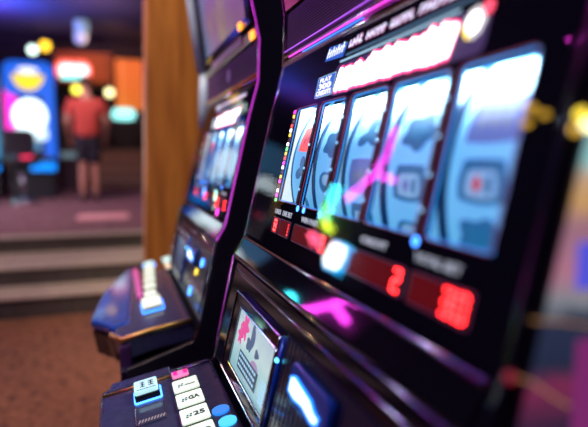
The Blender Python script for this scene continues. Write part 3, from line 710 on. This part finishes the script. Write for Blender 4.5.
    def button(x0, x1, y0, y1, h, m_, base_m=None, marks=None, nm='button'):
        bm = bmesh.new(); slab(bm, rrect(x0, x1, y0, y1, 0.003), dk, -0.004, h * 0.62); b_ = part(nm, bm, mat('button_body', (0.012, 0.012, 0.02), 0.15, coat=0.8), deck, bevel=0.001)
        e = 0.0015
        bm = bmesh.new(); slab(bm, rrect(x0 + e, x1 - e, y0 + e, y1 - e, 0.003), dk, h * 0.62, h); link('button_cap', bm, m_, b_, base, bevel=0.0012)
        if base_m:
            bm = bmesh.new(); pts = rrect(x0 - 0.001, x1 + 0.001, y0 - 0.001, y1 + 0.001, 0.003)
            tube(bm, [dk(u, v, 0.0015) for u, v in pts + pts[:1]], 0.0016, 6, caps=False); link('glow_ring', bm, base_m, b_, base)
        return b_
    if not variant:
        b1 = button(0.019, 0.059, 0.850, 0.893, 0.021, M['icy'], M['led_blue'])
        fnb = lambda u, v, t: dk(u, v, 0.0212 + t)
        bm = bmesh.new()
        for (x, y, w_, h_) in ((0.030, 0.862, 0.008, 0.020), (0.043, 0.862, 0.009, 0.020)):
            for q in range(3):
                slab(bm, [(x, y + q * 0.008), (x + w_, y + q * 0.008), (x + w_, y + q * 0.008 + 0.003), (x, y + q * 0.008 + 0.003)], fnb, 0, 0.0003)
            slab(bm, [(x + w_ * 0.4, y), (x + w_ * 0.65, y), (x + w_ * 0.65, y + 0.02), (x + w_ * 0.4, y + 0.02)], fnb, 0, 0.0004)
        slab(bm, [(0.024, 0.853), (0.055, 0.853), (0.055, 0.855), (0.024, 0.855)], fnb, 0, 0.0003)
        link('button_print', bm, M['ink'], b1, base)
        bm = bmesh.new(); slab(bm, rrect(0.017, 0.062, 0.775, 0.832, 0.003), dk, -0.001, 0.0022); cp = part('card_plate', bm, M['deckm'], deck, bevel=0.001)
        bm = bmesh.new()
        for q in range(9): slab(bm, [(0.020 + q * 0.0045, 0.780), (0.0222 + q * 0.0045, 0.780), (0.0245 + q * 0.0045, 0.788), (0.0223 + q * 0.0045, 0.788)], dk, 0.0023, 0.0030)
        link('hatch_print', bm, mat('hatch_white', (0.7, 0.6, 0.5), 0.3, 0.3), cp, base)
        pts = rrect(0.017, 0.062, 0.775, 0.832, 0.003)
        bm = bmesh.new(); tube(bm, [dk(u, v, 0.0020) for u, v in pts + pts[:1]], 0.0008, 6, caps=False); link('plate_rim', bm, M['chrome'], cp, base)
        pb = button(0.081, 0.112, 0.884, 0.912, 0.010, M['pinkb'])
        bm = bmesh.new()
        for x in (0.085, 0.102): slab(bm, rrect(x, x + 0.007, 0.892, 0.908, 0.001, 2), lambda u, v, t: dk(u, v, 0.0102 + t), 0, 0.0003)
        link('button_print', bm, M['pinkd'], pb, base)
        txts = ['1', 'GA', '25', '50', '75']; y = 0.873
        for q, tx in enumerate(txts):
            bb = button(0.078, 0.122, y - 0.046, y, 0.010, M['ivory'])
            fq = lambda u, v, t: dk(u, v, 0.0102 + t)
            lettering('button_print', tx if q else '~', fq, 0.098, y - 0.031, 0.017, 0.0125 if q else 0.004, M['ink'], bb, base, bold=0.03)
            bm = bmesh.new()
            for a_, b_ in ((0.0, 0.0), (0.005, 0.002), (0.001, 0.006), (0.006, 0.008)):
                slab(bm, [(0.087 + a_, y - 0.032 + b_), (0.0905 + a_, y - 0.032 + b_), (0.0905 + a_, y - 0.028 + b_), (0.087 + a_, y - 0.028 + b_)], fq, 0, 0.0003)
            link('button_print', bm, mat('ink_teal', (0.02, 0.18, 0.2), 0.5), bb, base)
            y -= 0.0535
        for (x, y) in ((0.137, 0.742), (0.140, 0.705), (0.136, 0.668)):
            bm = bmesh.new(); star(bm, lambda a: 0.013, dk, 0.0, 0.003, x, y); link('round_reflection', bm, glow('round_cyan', (0.05, 0.5, 1.0), 1.6) if y < 0.72 else glow('round_blue', (0.02, 0.25, 0.9), 1.1), deck, base)  # blue reflections on the deck, made as glowing discs
    else:
        y = 1.925 - 0.87
        for q in range(6):
            button(0.085 - q * 0.004, 0.120 - q * 0.004, y - 0.050, y, 0.012, [M['icy'], M['ivory'], M['ivory'], M['ivory'], M['ivory'], M['ivory']][q], M['led_blue'] if q == 0 else None); y -= 0.082
        for q in range(2):
            yy = 1.93 - 0.87 - q * 0.105
            button(0.150, 0.190, yy - 0.078, yy, 0.012, M['icy'] if q == 0 else mat('button_peach', (0.8, 0.6, 0.4), 0.3, 0, (1.0, 0.8, 0.5), 0.7))
        button(0.055, 0.105, 0.475, 0.565, 0.015, M['ivory'], M['led_blue'])
        bm = bmesh.new(); slab(bm, rrect(0.046, 0.062, 0.62, 1.00, 0.004), dk, 0.0, 0.010); part('pink_strip', bm, mat('strip_pink', (0.6, 0.15, 0.4), 0.25, 0.3, (1.0, 0.1, 0.5), 0.35), deck, bevel=0.003)
        for (uu, z, r, mm) in ((U(1.285 - 0.87), 0.906, 0.013, glow('jewel_cyan', (0.3, 1.0, 0.85), 2.5)), (U(1.285 - 0.87), 0.906, 0.006, M['yellow']),
                               (U(1.46 - 0.87), 0.905, 0.011, M['led_blue']), (U(1.27 - 0.87), 0.878, 0.007, glow('jewel_pale', (0.6, 0.8, 0.7), 0.8)),
                               (U(1.22 - 0.87), 0.872, 0.009, M['magenta'])):
            bm = bmesh.new(); star(bm, lambda a: r, f, 0.0064 if r > 0.007 else 0.0076, 0.0074 if r > 0.007 else 0.0084, uu, z); part('jewel_lamp', bm, mm)
        for (uu, z, r, mm) in ((U(1.22 - 0.87), 0.753, 0.010, M['led_blue']), (U(1.27 - 0.87), 0.722, 0.008, M['yellow']), (U(1.30 - 0.87), 0.668, 0.011, M['led_blue'])):
            bm = bmesh.new(); star(bm, lambda a: r, lo, 0.0025, 0.005, uu, z); part('jewel_lamp', bm, mm)
    # base plinth
    bm = bmesh.new(); box(bm, (-0.004 if variant else 0.0, Y0 + dy + 0.03, 0.002), (0.034, Y1 + dy - 0.03, 0.54)); part('plinth', bm, mat('plinth_navy', (0.012, 0.012, 0.03), 0.3), bevel=0.004)
    if not variant:
        # reflections on the near side painted as a glowing panel, dots and streaks
        sa = art_mat('side_reflection', [(0.0, (0.05, 0.02, 0.06)), (0.12, (0.25, 0.03, 0.10)), (0.17, (0.02, 0.03, 0.07)), (0.30, (0.03, 0.04, 0.09)), (0.355, (0.28, 0.30, 0.34)), (0.43, (0.55, 0.22, 0.32)),
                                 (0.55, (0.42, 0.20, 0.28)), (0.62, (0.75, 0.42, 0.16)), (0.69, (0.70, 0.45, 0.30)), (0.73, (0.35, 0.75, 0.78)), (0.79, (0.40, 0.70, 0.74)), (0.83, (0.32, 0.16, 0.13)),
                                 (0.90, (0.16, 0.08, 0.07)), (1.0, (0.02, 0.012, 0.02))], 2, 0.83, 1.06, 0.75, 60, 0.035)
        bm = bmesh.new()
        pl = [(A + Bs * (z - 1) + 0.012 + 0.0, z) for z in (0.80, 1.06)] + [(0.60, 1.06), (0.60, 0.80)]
        extrude_y(bm, pl, Y0 - 0.003, Y0 - 0.0002); sd = part('side_reflection', bm, sa)
        for (x, z, r, mm) in ((0.266, 1.026, 0.0036, M['yellow']), (0.272, 1.019, 0.0028, glow('glint_gold', (1.0, 0.55, 0.05), 1.2)), (0.276, 1.024, 0.0030, M['yellow']), (0.262, 1.017, 0.0030, glow('glint_gold', (1, 0.6, 0.05), 1.2))):
            bm = bmesh.new(); ball(bm, (x, Y0 - 0.004, z), r, 10); part('bulb', bm, mm, sd, smooth=True)  # reflected gold lights, made as glowing balls
        bm = bmesh.new(); tube(bm, [(0.268, Y0 - 0.005, 1.020), (0.30, Y0 - 0.005, 1.014)], 0.003, 8); part('reflected_bar', bm, glow('bar_yellow', (1.0, 1.0, 0.55), 2.5), sd, smooth=True)
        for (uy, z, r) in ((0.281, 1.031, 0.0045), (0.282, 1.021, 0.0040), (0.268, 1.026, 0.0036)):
            bm = bmesh.new(); star(bm, lambda a: r, f, 0.0065, 0.0085, U(uy), z, n=12, rings=1, su=1.0, sv=0.55); part('bulb', bm, glow('glint_gold_dim', (0.9, 0.5, 0.03), 0.9))  # gold reflections in the bezel, made as glowing discs
        for (x0, x1, z0, z1, mm) in ((0.270, 0.30, 0.918, 0.948, glow('reflection_violet', (0.12, 0.12, 0.9), 0.75)), (0.2735, 0.30, 0.82, 0.885, glow('reflection_pink', (0.45, 0.05, 0.32), 0.42))):
            bm = bmesh.new(); box(bm, (x0, Y0 - 0.0045, z0), (x1, Y0 - 0.0032, z1)); part('reflection_patch', bm, mm, sd)
        bm = bmesh.new(); tube(bm, [(0.236, Y0 - 0.004, 0.902), (0.262, Y0 - 0.004, 0.898), (0.29, Y0 - 0.004, 0.892)], 0.0008, 6); part('gold_streak', bm, glow('line_gold', (1.0, 0.5, 0.2), 0.35), sd)
        bm = bmesh.new(); tube(bm, [(0.225, Y0 - 0.004, 0.868), (0.24, Y0 - 0.004, 0.862), (0.255, Y0 - 0.004, 0.851), (0.27, Y0 - 0.004, 0.842)], 0.0008, 6); part('gold_streak', bm, glow('line_gold', (1.0, 0.5, 0.2), 0.35), sd)
        bm = bmesh.new(); ball(bm, (0.222, Y0 - 0.004, 0.868), 0.0035, 10); part('bulb', bm, glow('glint_red', (0.8, 0.03, 0.08), 0.35), sd, smooth=True)  # red reflection, made as a glowing ball
    return R

slot_machine('slot_machine', 'large black slot machine in the foreground with five glowing reels and ivory buttons', 0.0, 0)
slot_machine('slot_machine', 'black slot machine behind the foreground one, with a blue padded wing and mauve top screen', 0.87, 1)

# ------------------------------------------------------------ neon sign on the left wall (its reflection crosses the reels)
ns = empty('neon_sign', (-2.97, 6.6, 1.8), 'branching magenta, green and coral neon sign with a white box on the left wall', 'neon sign')
nb = (-2.97, 6.6, 1.8)
def neon(pts, m_, r=0.04):
    bm = bmesh.new(); tube(bm, [(-2.88, y, z) for y, z in pts], r, 10); link('neon_or_added_tube', bm, m_, ns, nb, smooth=True)
NMg = glow('neon_magenta', (1.0, 0.05, 0.85), 30); NGr = glow('neon_green', (0.15, 1.0, 0.35), 30); NCy = glow('neon_cyan', (0.05, 0.8, 1.0), 30)
NYe = glow('neon_yellow', (0.75, 1.0, 0.05), 20); NBl = glow('neon_blue', (0.05, 0.15, 1.0), 22); NWh = glow('neon_white', (0.95, 0.98, 1.0), 45)
neon([(6.95, 3.06), (6.86, 2.62), (6.97, 2.33), (7.25, 2.05), (7.51, 1.84)], NMg)
neon([(6.97, 2.33), (6.68, 2.27), (6.35, 2.22)], NMg, 0.05)
neon([(8.10, 2.02), (8.06, 1.76)], NCy, 0.09)
neon([(8.06, 1.72), (8.07, 1.58), (8.00, 1.45)], NGr, 0.08)
neon([(7.95, 1.38), (7.60, 1.29)], NYe, 0.07)
neon([(8.15, 1.10), (7.88, 1.03)], glow('neon_coral', (1.0, 0.10, 0.22), 26), 0.08)
bm = bmesh.new(); box(bm, (-2.999, 6.0, 0.6), (-2.96, 8.4, 3.2)); link('backing_board', bm, mat('board_black', (0.02, 0.02, 0.03), 0.6), ns, nb, bevel=0.01)
bm = bmesh.new(); box(bm, (-2.958, 6.72, 0.72), (-2.90, 7.36, 1.17)); lr = link('lit_rim', bm, glow('neon_rim', (0.0, 0.45, 1.0), 24), ns, nb, bevel=0.05)
bm = bmesh.new(); box(bm, (-2.899, 6.80, 0.77), (-2.85, 7.28, 1.12)); link('lit_face', bm, NWh, lr, nb, bevel=0.02)
# unseen glowing tubes added over the aisle for magenta and blue highlights
for x, y0_, y1_, z, m_, lab in ((-1.9, -2.2, 3.0, 3.0, glow('added_tube_magenta', (1.0, 0.05, 0.85), 40), 'long magenta light tube added along the aisle ceiling for its reflections'), (-1.3, -2.4, 2.4, 3.1, glow('added_tube_blue', (0.05, 0.2, 1.0), 40), 'long blue light tube added along the aisle ceiling for its reflections'),
                                ):
    bm = bmesh.new(); tube(bm, [(x, y0_, z), (x, y1_, z)], 0.011, 10)
    tag(link('neon_or_added_tube', bm, m_, None, (x, (y0_ + y1_) / 2, z), smooth=True), lab, 'added light tube').location = (x, (y0_ + y1_) / 2, z)
    bm = bmesh.new()

# ------------------------------------------------------------ far end of the hall
def thing_box(nm, lo, hi, m_, label=None, cat=None, group=None, parent=None, base=(0, 0, 0), bevel=0.01):
    bm = bmesh.new(); box(bm, lo, hi); o = link(nm, bm, m_, parent, base, bevel=bevel)
    return tag(o, label, cat, group) if label else o

# upright blue machine
def upright(x0, x1, y, label, frame_m, side_m, bowl=True, ztop=2.46):
    z0 = 0.367; base = ((x0 + x1) / 2, y + 0.3, z0); w_ = x1 - x0; xc = (x0 + x1) / 2
    R = empty('upright_slot_machine', base, label, 'slot machine', 'slot machines on the raised floor')
    thing_box('cabinet', (x0 + 0.04, y + 0.02, z0), (x1 - 0.04, y + 0.62, 1.30), M['satin'], parent=R, base=base)
    thing_box('head', (x0 + 0.03, y + 0.05, 1.30), (x1 - 0.03, y + 0.42, ztop - 0.02), M['satin'], parent=R, base=base)
    for s, m_ in ((x0, side_m), (x1 - 0.17, frame_m)):
        thing_box('lit_pillar', (s, y - 0.01, 0.95 if s != x0 else 1.1), (s + 0.17, y + 0.05, ztop - 0.35), m_, parent=R, base=base, bevel=0.03)
    bm = bmesh.new(); slab(bm, rrect(x0, x1, ztop - 0.52, ztop, 0.14), lambda u, v, t: Vector((u, y + t, v)), -0.02, 0.05); link('topper', bm, frame_m, R, base, bevel=0.01)
    if bowl:
        bm = bmesh.new(); slab(bm, [(xc + 0.22 * math.cos(a), ztop - 0.20 + 0.24 * math.sin(a) * 1.0) for a in [PI + PI * k / 16 for k in range(17)]], lambda u, v, t: Vector((u, y + t, v)), -0.04, -0.021)
        link('topper_bowl', bm, glow('bowl_yellow', (1.0, 0.72, 0.02), 1.3), R, base)
        bm = bmesh.new(); star(bm, lambda a: 1, lambda u, v, t: Vector((u, y + t, v)), -0.038, -0.021, xc, ztop - 0.14, su=0.15, sv=0.05); link('topper_lamp', bm, glow('soft_white', (0.9, 0.9, 1.0), 1.4), R, base)
    bm = bmesh.new(); star(bm, lambda a: 1, lambda u, v, t: Vector((u, y + t, v)), -0.03, 0.05, xc, ztop - 0.82, su=0.24, sv=0.26); link('round_screen', bm, glow('screen_white', (0.75, 0.92, 1.0), 2.6), R, base)
    bm = bmesh.new(); slab(bm, rrect(xc - 0.24, xc + 0.24, 1.27, 1.47, 0.07), lambda u, v, t: Vector((u, y + t, v)), -0.03, 0.05); link('lower_screen', bm, glow('screen_pale', (0.7, 0.9, 1.0), 1.5), R, base)
    bm = bmesh.new(); slab(bm, rrect(xc - 0.12, xc + 0.12, 1.11, 1.25, 0.05), lambda u, v, t: Vector((u, y + t, v)), -0.06, 0.03); link('badge', bm, glow('badge_blue', (0.15, 0.4, 0.75), 0.9), R, base)
    thing_box('console', (x0 + 0.02, y - 0.22, 0.93), (x1 - 0.02, y + 0.02, 1.02), M['satin'], parent=R, base=base)
    thing_box('belly_light', (x1 - 0.38, y - 0.03, 0.80), (x1 - 0.02, y + 0.02, 0.93), glow('belly_blue', (0.0, 0.25, 1.0), 1.6), parent=R, base=base, bevel=0.03)
    bm = bmesh.new(); ball(bm, (x1 - 0.40, y - 0.25, 1.04), 0.085, 14, (1, 0.5, 0.8)); link('spin_button', bm, glow('spin_red', (1.0, 0.02, 0.12), 2.2), R, base, smooth=True)
    thing_box('button_row', (x0 + 0.06, y - 0.24, 1.02), (x1 - 0.52, y - 0.12, 1.06), glow('row_blue', (0.2, 0.5, 0.8), 0.6), parent=R, base=base)
    return R
blueg = glow('frame_blue', (0.0, 0.15, 0.95), 0.95)
upright(-1.56, -0.86, 9.0, 'tall blue-lit slot machine with a round white screen and yellow bowl on top', blueg, glow('side_magenta', (1.0, 0.02, 0.6), 1.6))
upright(-2.36, -1.64, 9.0, 'teal and orange lit slot machine at the left edge beside the blue one', glow('frame_teal', (0.05, 0.4, 0.8), 0.7), glow('side_orange', (1.0, 0.45, 0.05), 1.2), False, 2.30)

def stool(x, y, label):
    z = 0.367; base = (x, y, z); R = empty('gaming_stool', base, label, 'stool', 'stools in front of the blue machine')
    bm = bmesh.new(); lathe(bm, [(0.22, 0.0), (0.21, 0.025), (0.04, 0.05), (0.03, 0.06)], base); link('base_disc', bm, M['chrome'], R, base, smooth=True)
    bm = bmesh.new(); tube(bm, [(x, y, z + 0.05), (x, y, z + 0.52)], 0.03, 12); link('post', bm, M['chrome'], R, base, smooth=True)
    bm = bmesh.new(); lathe(bm, [(0.17, 0.52), (0.22, 0.54), (0.23, 0.60), (0.19, 0.63)], base); link('seat', bm, M['satin'], R, base, smooth=True)
    bm = bmesh.new(); slab(bm, rrect(x - 0.20, x + 0.20, z + 0.66, z + 1.02, 0.09), lambda u, v, t: Vector((u, y - 0.22 + t + 0.8 * (u - x) ** 2, v)), -0.03, 0.03); link('backrest', bm, M['satin'], R, base, bevel=0.01)
    bm = bmesh.new(); tube(bm, [(x, y - 0.10, z + 0.55), (x, y - 0.21, z + 0.60), (x, y - 0.24, z + 0.72)], 0.02, 8); link('back_bracket', bm, M['chrome'], R, base)
stool(-1.24, 8.25, 'dark padded stool on a chrome post in front of the blue machine')
stool(-1.66, 7.75, 'dark padded stool at the left edge, nearest to the steps')

# low counter, cabinets, second flight of steps
thing_box('counter', (-1.05, 11.3, 0.367), (-0.62, 11.9, 1.00), mat('counter_dark', (0.06, 0.03, 0.05), 0.5), 'dark low counter behind the person', 'counter')
thing_box('glass_tray', (-1.02, 11.35, 1.001), (-0.72, 11.85, 1.12), mat('tray_teal', (0.2, 0.3, 0.34), 0.3, 0, (0.25, 0.4, 0.45), 0.4), 'pale teal tray standing on the dark counter', 'tray')
b0 = (1.4, 11.0, 0.367)
st2 = empty('upper_staircase', b0, 'brown steps with pale nosings rising at the back beside the pillar', 'stairs')
br = mat('back_step', (0.16, 0.085, 0.07), 0.8, noise=(0.20, 0.11, 0.09), nscale=9)
for k in range(4):
    z = 0.367 + 0.2 * k
    thing_box('step', (-0.42, 11.0 + 0.3 * k, 0.3675 if k == 0 else z), (3.0, 12.28, z + 0.186), br, parent=st2, base=b0, bevel=0.0)
    thing_box('nosing', (-0.42, 10.985 + 0.3 * k, z + 0.186), (3.0, 11.30 + 0.3 * k if k < 3 else 12.28, z + 0.2), tread, parent=st2, base=b0, bevel=0.0)

# header and orange panels on the back wall
thing_box('header_panel', (-1.12, 12.151, 2.60), (0.02, 12.999, 3.22), mat('header_orange', (0.30, 0.06, 0.008), 0.7), 'dark orange wooden header behind the white neon sign', 'panel')
for x0, x1 in ((0.08, 0.40), (0.42, 0.66)):
    thing_box('orange_panel', (x0, 12.72, 2.10), (x1, 12.999, 3.22), mat('panel_orange', (0.95, 0.24, 0.03), 0.5, 0, (1.0, 0.22, 0.03), 0.25), 'tall bright orange panel against the back wall' if x0 > 0.2 else 'tall bright orange panel nearest the white neon sign', 'panel', 'orange wall panels')
# white neon shop sign
b0 = (-0.77, 12.05, 2.85)
sg = empty('lit_sign', b0, 'white glowing sign with a red top edge and cyan lower edge', 'sign')
sw = lambda u, v, t: Vector((u, 12.05 + t, v))
bm = bmesh.new(); slab(bm, rrect(-1.10, -0.42, 2.64, 3.02, 0.15), sw, 0.0, 0.10); link('sign_box', bm, glow('sign_red', (1.0, 0.12, 0.08), 2.2), sg, b0)
bm = bmesh.new(); slab(bm, rrect(-1.03, -0.47, 2.72, 2.93, 0.10), sw, -0.03, -0.001); link('sign_face', bm, glow('sign_white', (1.0, 0.9, 0.95), 2.4), sg, b0)
bm = bmesh.new(); tube(bm, [(-1.0, 12.0, 2.68), (-0.5, 12.0, 2.68)], 0.05, 10); link('sign_tube', bm, glow('sign_cyan', (0.1, 0.9, 0.85), 2.2), sg, b0, smooth=True)

# hanging bulbs
def bulb_lamp(x, y, z, r, m_, label, nm='pendant_bulb'):
    b = (x, y, z); R = empty(nm, b, label, 'light', 'bulbs hanging in the back of the hall')
    bm = bmesh.new(); ball(bm, b, r, 16); link('bulb', bm, m_, R, b, smooth=True)
    bm = bmesh.new(); tube(bm, [(x, y, z + r * 0.9), (x, y, 3.598)], 0.008, 6); link('cord', bm, M['satin'], R, b)
    bm = bmesh.new(); tube(bm, [(x, y, z + r * 0.8), (x, y, z + r * 1.5)], r * 0.45, 8); link('socket', bm, M['satin'], R, b)
bulb_lamp(-1.27, 12.0, 3.27, 0.10, glow('bulb_amber', (1.0, 0.55, 0.02), 3.2), 'amber hanging bulb above the blue machine')
bulb_lamp(-1.48, 11.8, 3.14, 0.085, glow('bulb_mint', (0.75, 1.0, 0.90), 3.5), 'mint white hanging bulb above the blue machine')
bulb_lamp(-0.69, 11.7, 2.39, 0.09, glow('bulb_lemon', (1.0, 0.85, 0.08), 3.0), 'lemon yellow hanging bulb above the person')
bulb_lamp(-0.06, 11.7, 2.35, 0.085, glow('bulb_cream', (1.0, 0.88, 0.42), 3.2), 'cream hanging bulb beside the orange panels')
# capsule pendant and globe
b = (-0.52, 11.0, 3.5); pd = empty('pendant_lamp', b, 'grey-cyan cylinder pendant lamp with a pale globe below it', 'light')
bm = bmesh.new(); tube(bm, [(-0.52, 11.0, 3.58), (-0.52, 11.0, 3.38)], 0.13, 14); link('cylinder_shade', bm, mat('shade_cyan', (0.4, 0.5, 0.55), 0.4, 0, (0.4, 0.6, 0.7), 0.5), pd, b, smooth=True)
bm = bmesh.new(); ball(bm, (-0.54, 11.0, 3.27), 0.115, 16); link('globe', bm, mat('globe_grey', (0.6, 0.6, 0.7), 0.4, 0, (0.65, 0.62, 0.75), 0.7), pd, b, smooth=True)

# dark cabinet with cyan lit top
b = (0.22, 12.4, 1.172)
dc = empty('dark_cabinet', b, 'dark machine with a rounded cyan-white lamp on top, partly behind the pillar', 'machine')
thing_box('body', (0.02, 12.30, 1.172), (0.55, 12.65, 1.86), M['satin'], parent=dc, base=b)
bm = bmesh.new(); slab(bm, rrect(-0.03, 0.46, 1.84, 2.08, 0.11), lambda u, v, t: Vector((u, 12.28 + t, v)), 0, 0.3); link('lit_top', bm, glow('top_cyan', (0.35, 1.0, 0.95), 1.8), dc, b, bevel=0.02)

# ------------------------------------------------------------ the person
def skin_body(name, verts, edges, radii, m_, parent, base, root=0, sub=2):
    me = bpy.data.meshes.new(name); me.from_pydata([tuple(Vector(v) - Vector(base)) for v in verts], edges, []); me.materials.append(m_)
    o = bpy.data.objects.new(name, me); col.objects.link(o); o.parent = parent
    sk = o.modifiers.new('skin', 'SKIN'); sk.use_smooth_shade = True
    for i, r in enumerate(radii):
        me.skin_vertices[0].data[i].radius = r if isinstance(r, tuple) else (r, r)
        me.skin_vertices[0].data[i].use_root = (i == root)
    s = o.modifiers.new('sub', 'SUBSURF'); s.levels = sub; s.render_levels = sub
    return o
px, py, g = -0.37, 8.30, 0.366
base = (px, py, g)
P = empty('person', base, 'person in a red T-shirt and dark shorts standing on the raised floor, seen from behind', 'person')
skin = mat('skin', (0.62, 0.30, 0.22), 0.55)
V = [(px, py, g + 0.96), (px, py, g + 1.15), (px, py + 0.01, g + 1.38), (px, py, g + 1.50), (px, py + 0.02, g + 1.58), (px, py + 0.03, g + 1.68), (px, py + 0.03, g + 1.77)]
Rr = [(0.15, 0.11), (0.14, 0.11), (0.16, 0.11), (0.06, 0.06), (0.058, 0.06), (0.078, 0.095), (0.07, 0.085)]
Ed = [(0, 1), (1, 2), (2, 3), (3, 4), (4, 5), (5, 6)]
for s in (-1, 1):
    k = len(V)
    V += [(px + s * 0.19, py, g + 1.44), (px + s * 0.27, py - 0.01, g + 1.16), (px + s * 0.255, py + 0.12, g + 0.98), (px + s * 0.24, py + 0.17, g + 0.92)]
    Rr += [0.062, 0.045, 0.032, 0.03]; Ed += [(2, k), (k, k + 1), (k + 1, k + 2), (k + 2, k + 3)]
    for q in range(4):
        j = len(V); bx = px + s * 0.24 + (q - 1.5) * 0.018
        V += [(bx, py + 0.21, g + 0.875), (bx - s * 0.004, py + 0.225, g + 0.84), (bx - s * 0.008, py + 0.22, g + 0.81 + abs(q - 1.5) * 0.006)]
        Rr += [0.010, 0.009, 0.008]; Ed += [(k + 3, j), (j, j + 1), (j + 1, j + 2)]
    j = len(V); V += [(px + s * 0.215, py + 0.20, g + 0.90), (px + s * 0.20, py + 0.225, g + 0.87)]; Rr += [0.011, 0.009]; Ed += [(k + 3, j), (j, j + 1)]
    k = len(V)
    fy = 0.03 if s > 0 else -0.03
    V += [(px + s * 0.078, py, g + 0.84), (px + s * 0.080, py + fy * 0.5, g + 0.49), (px + s * 0.082, py - 0.02 + fy, g + 0.30), (px + s * 0.085, py - 0.03 + fy, g + 0.085), (px + s * 0.095, py + 0.10 + fy, g + 0.045)]
    Rr += [0.088, 0.056, 0.052, 0.034, 0.033]; Ed += [(0, k), (k, k + 1), (k + 1, k + 2), (k + 2, k + 3), (k + 3, k + 4)]
skin_body('body', V, Ed, Rr, skin, P, base)
# shirt
sh = mat('shirt_red', (0.62, 0.08, 0.06), 0.8, noise=(0.55, 0.065, 0.055), nscale=12)
V = [(px, py, g + 0.90), (px, py, g + 1.02), (px, py, g + 1.20), (px, py + 0.01, g + 1.40), (px, py, g + 1.485)]
Rr = [(0.19, 0.15), (0.20, 0.155), (0.19, 0.15), (0.20, 0.14), (0.085, 0.08)]; Ed = [(0, 1), (1, 2), (2, 3), (3, 4)]
for s in (-1, 1):
    k = len(V); V += [(px + s * 0.20, py, g + 1.43), (px + s * 0.255, py, g + 1.24)]; Rr += [0.085, 0.072]; Ed += [(3, k), (k, k + 1)]
skin_body('shirt', V, Ed, Rr, sh, P, base)
V = [(px, py, g + 0.96), (px, py, g + 1.10)]; Rr = [(0.165, 0.13), (0.155, 0.12)]; Ed = [(0, 1)]
for s in (-1, 1):
    k = len(V); V += [(px + s * 0.080, py, g + 0.82), (px + s * 0.083, py, g + 0.54)]; Rr += [0.105, 0.090]; Ed += [(0, k), (k, k + 1)]
skin_body('shorts', V, Ed, Rr, mat('shorts_black', (0.015, 0.015, 0.03), 0.8), P, base)
bm = bmesh.new(); ball(bm, (px, py + 0.015, g + 1.735), 0.1, 18, (0.88, 1.02, 1.0)); link('hair', bm, mat('hair_brown', (0.10, 0.05, 0.04), 0.8), P, base, smooth=True)
bm = bmesh.new()
for s in (-1, 1): ball(bm, (px + s * 0.088, py + 0.04, g + 1.67), 0.025, 10, (0.5, 0.8, 1.2))
ball(bm, (px, py + 0.135, g + 1.665), 0.02, 10, (0.8, 1.2, 1.2))
link('ears_and_nose', bm, skin, P, base, smooth=True)
for s in (-1, 1):
    fy = 0.03 if s > 0 else -0.03
    bm = bmesh.new(); ball(bm, (px + s * 0.092, py + 0.05 + fy, g + 0.050), 0.05, 14, (0.95, 2.6, 0.95)); link('shoe', bm, mat('shoe_dark', (0.05, 0.04, 0.05), 0.6), P, base, smooth=True)
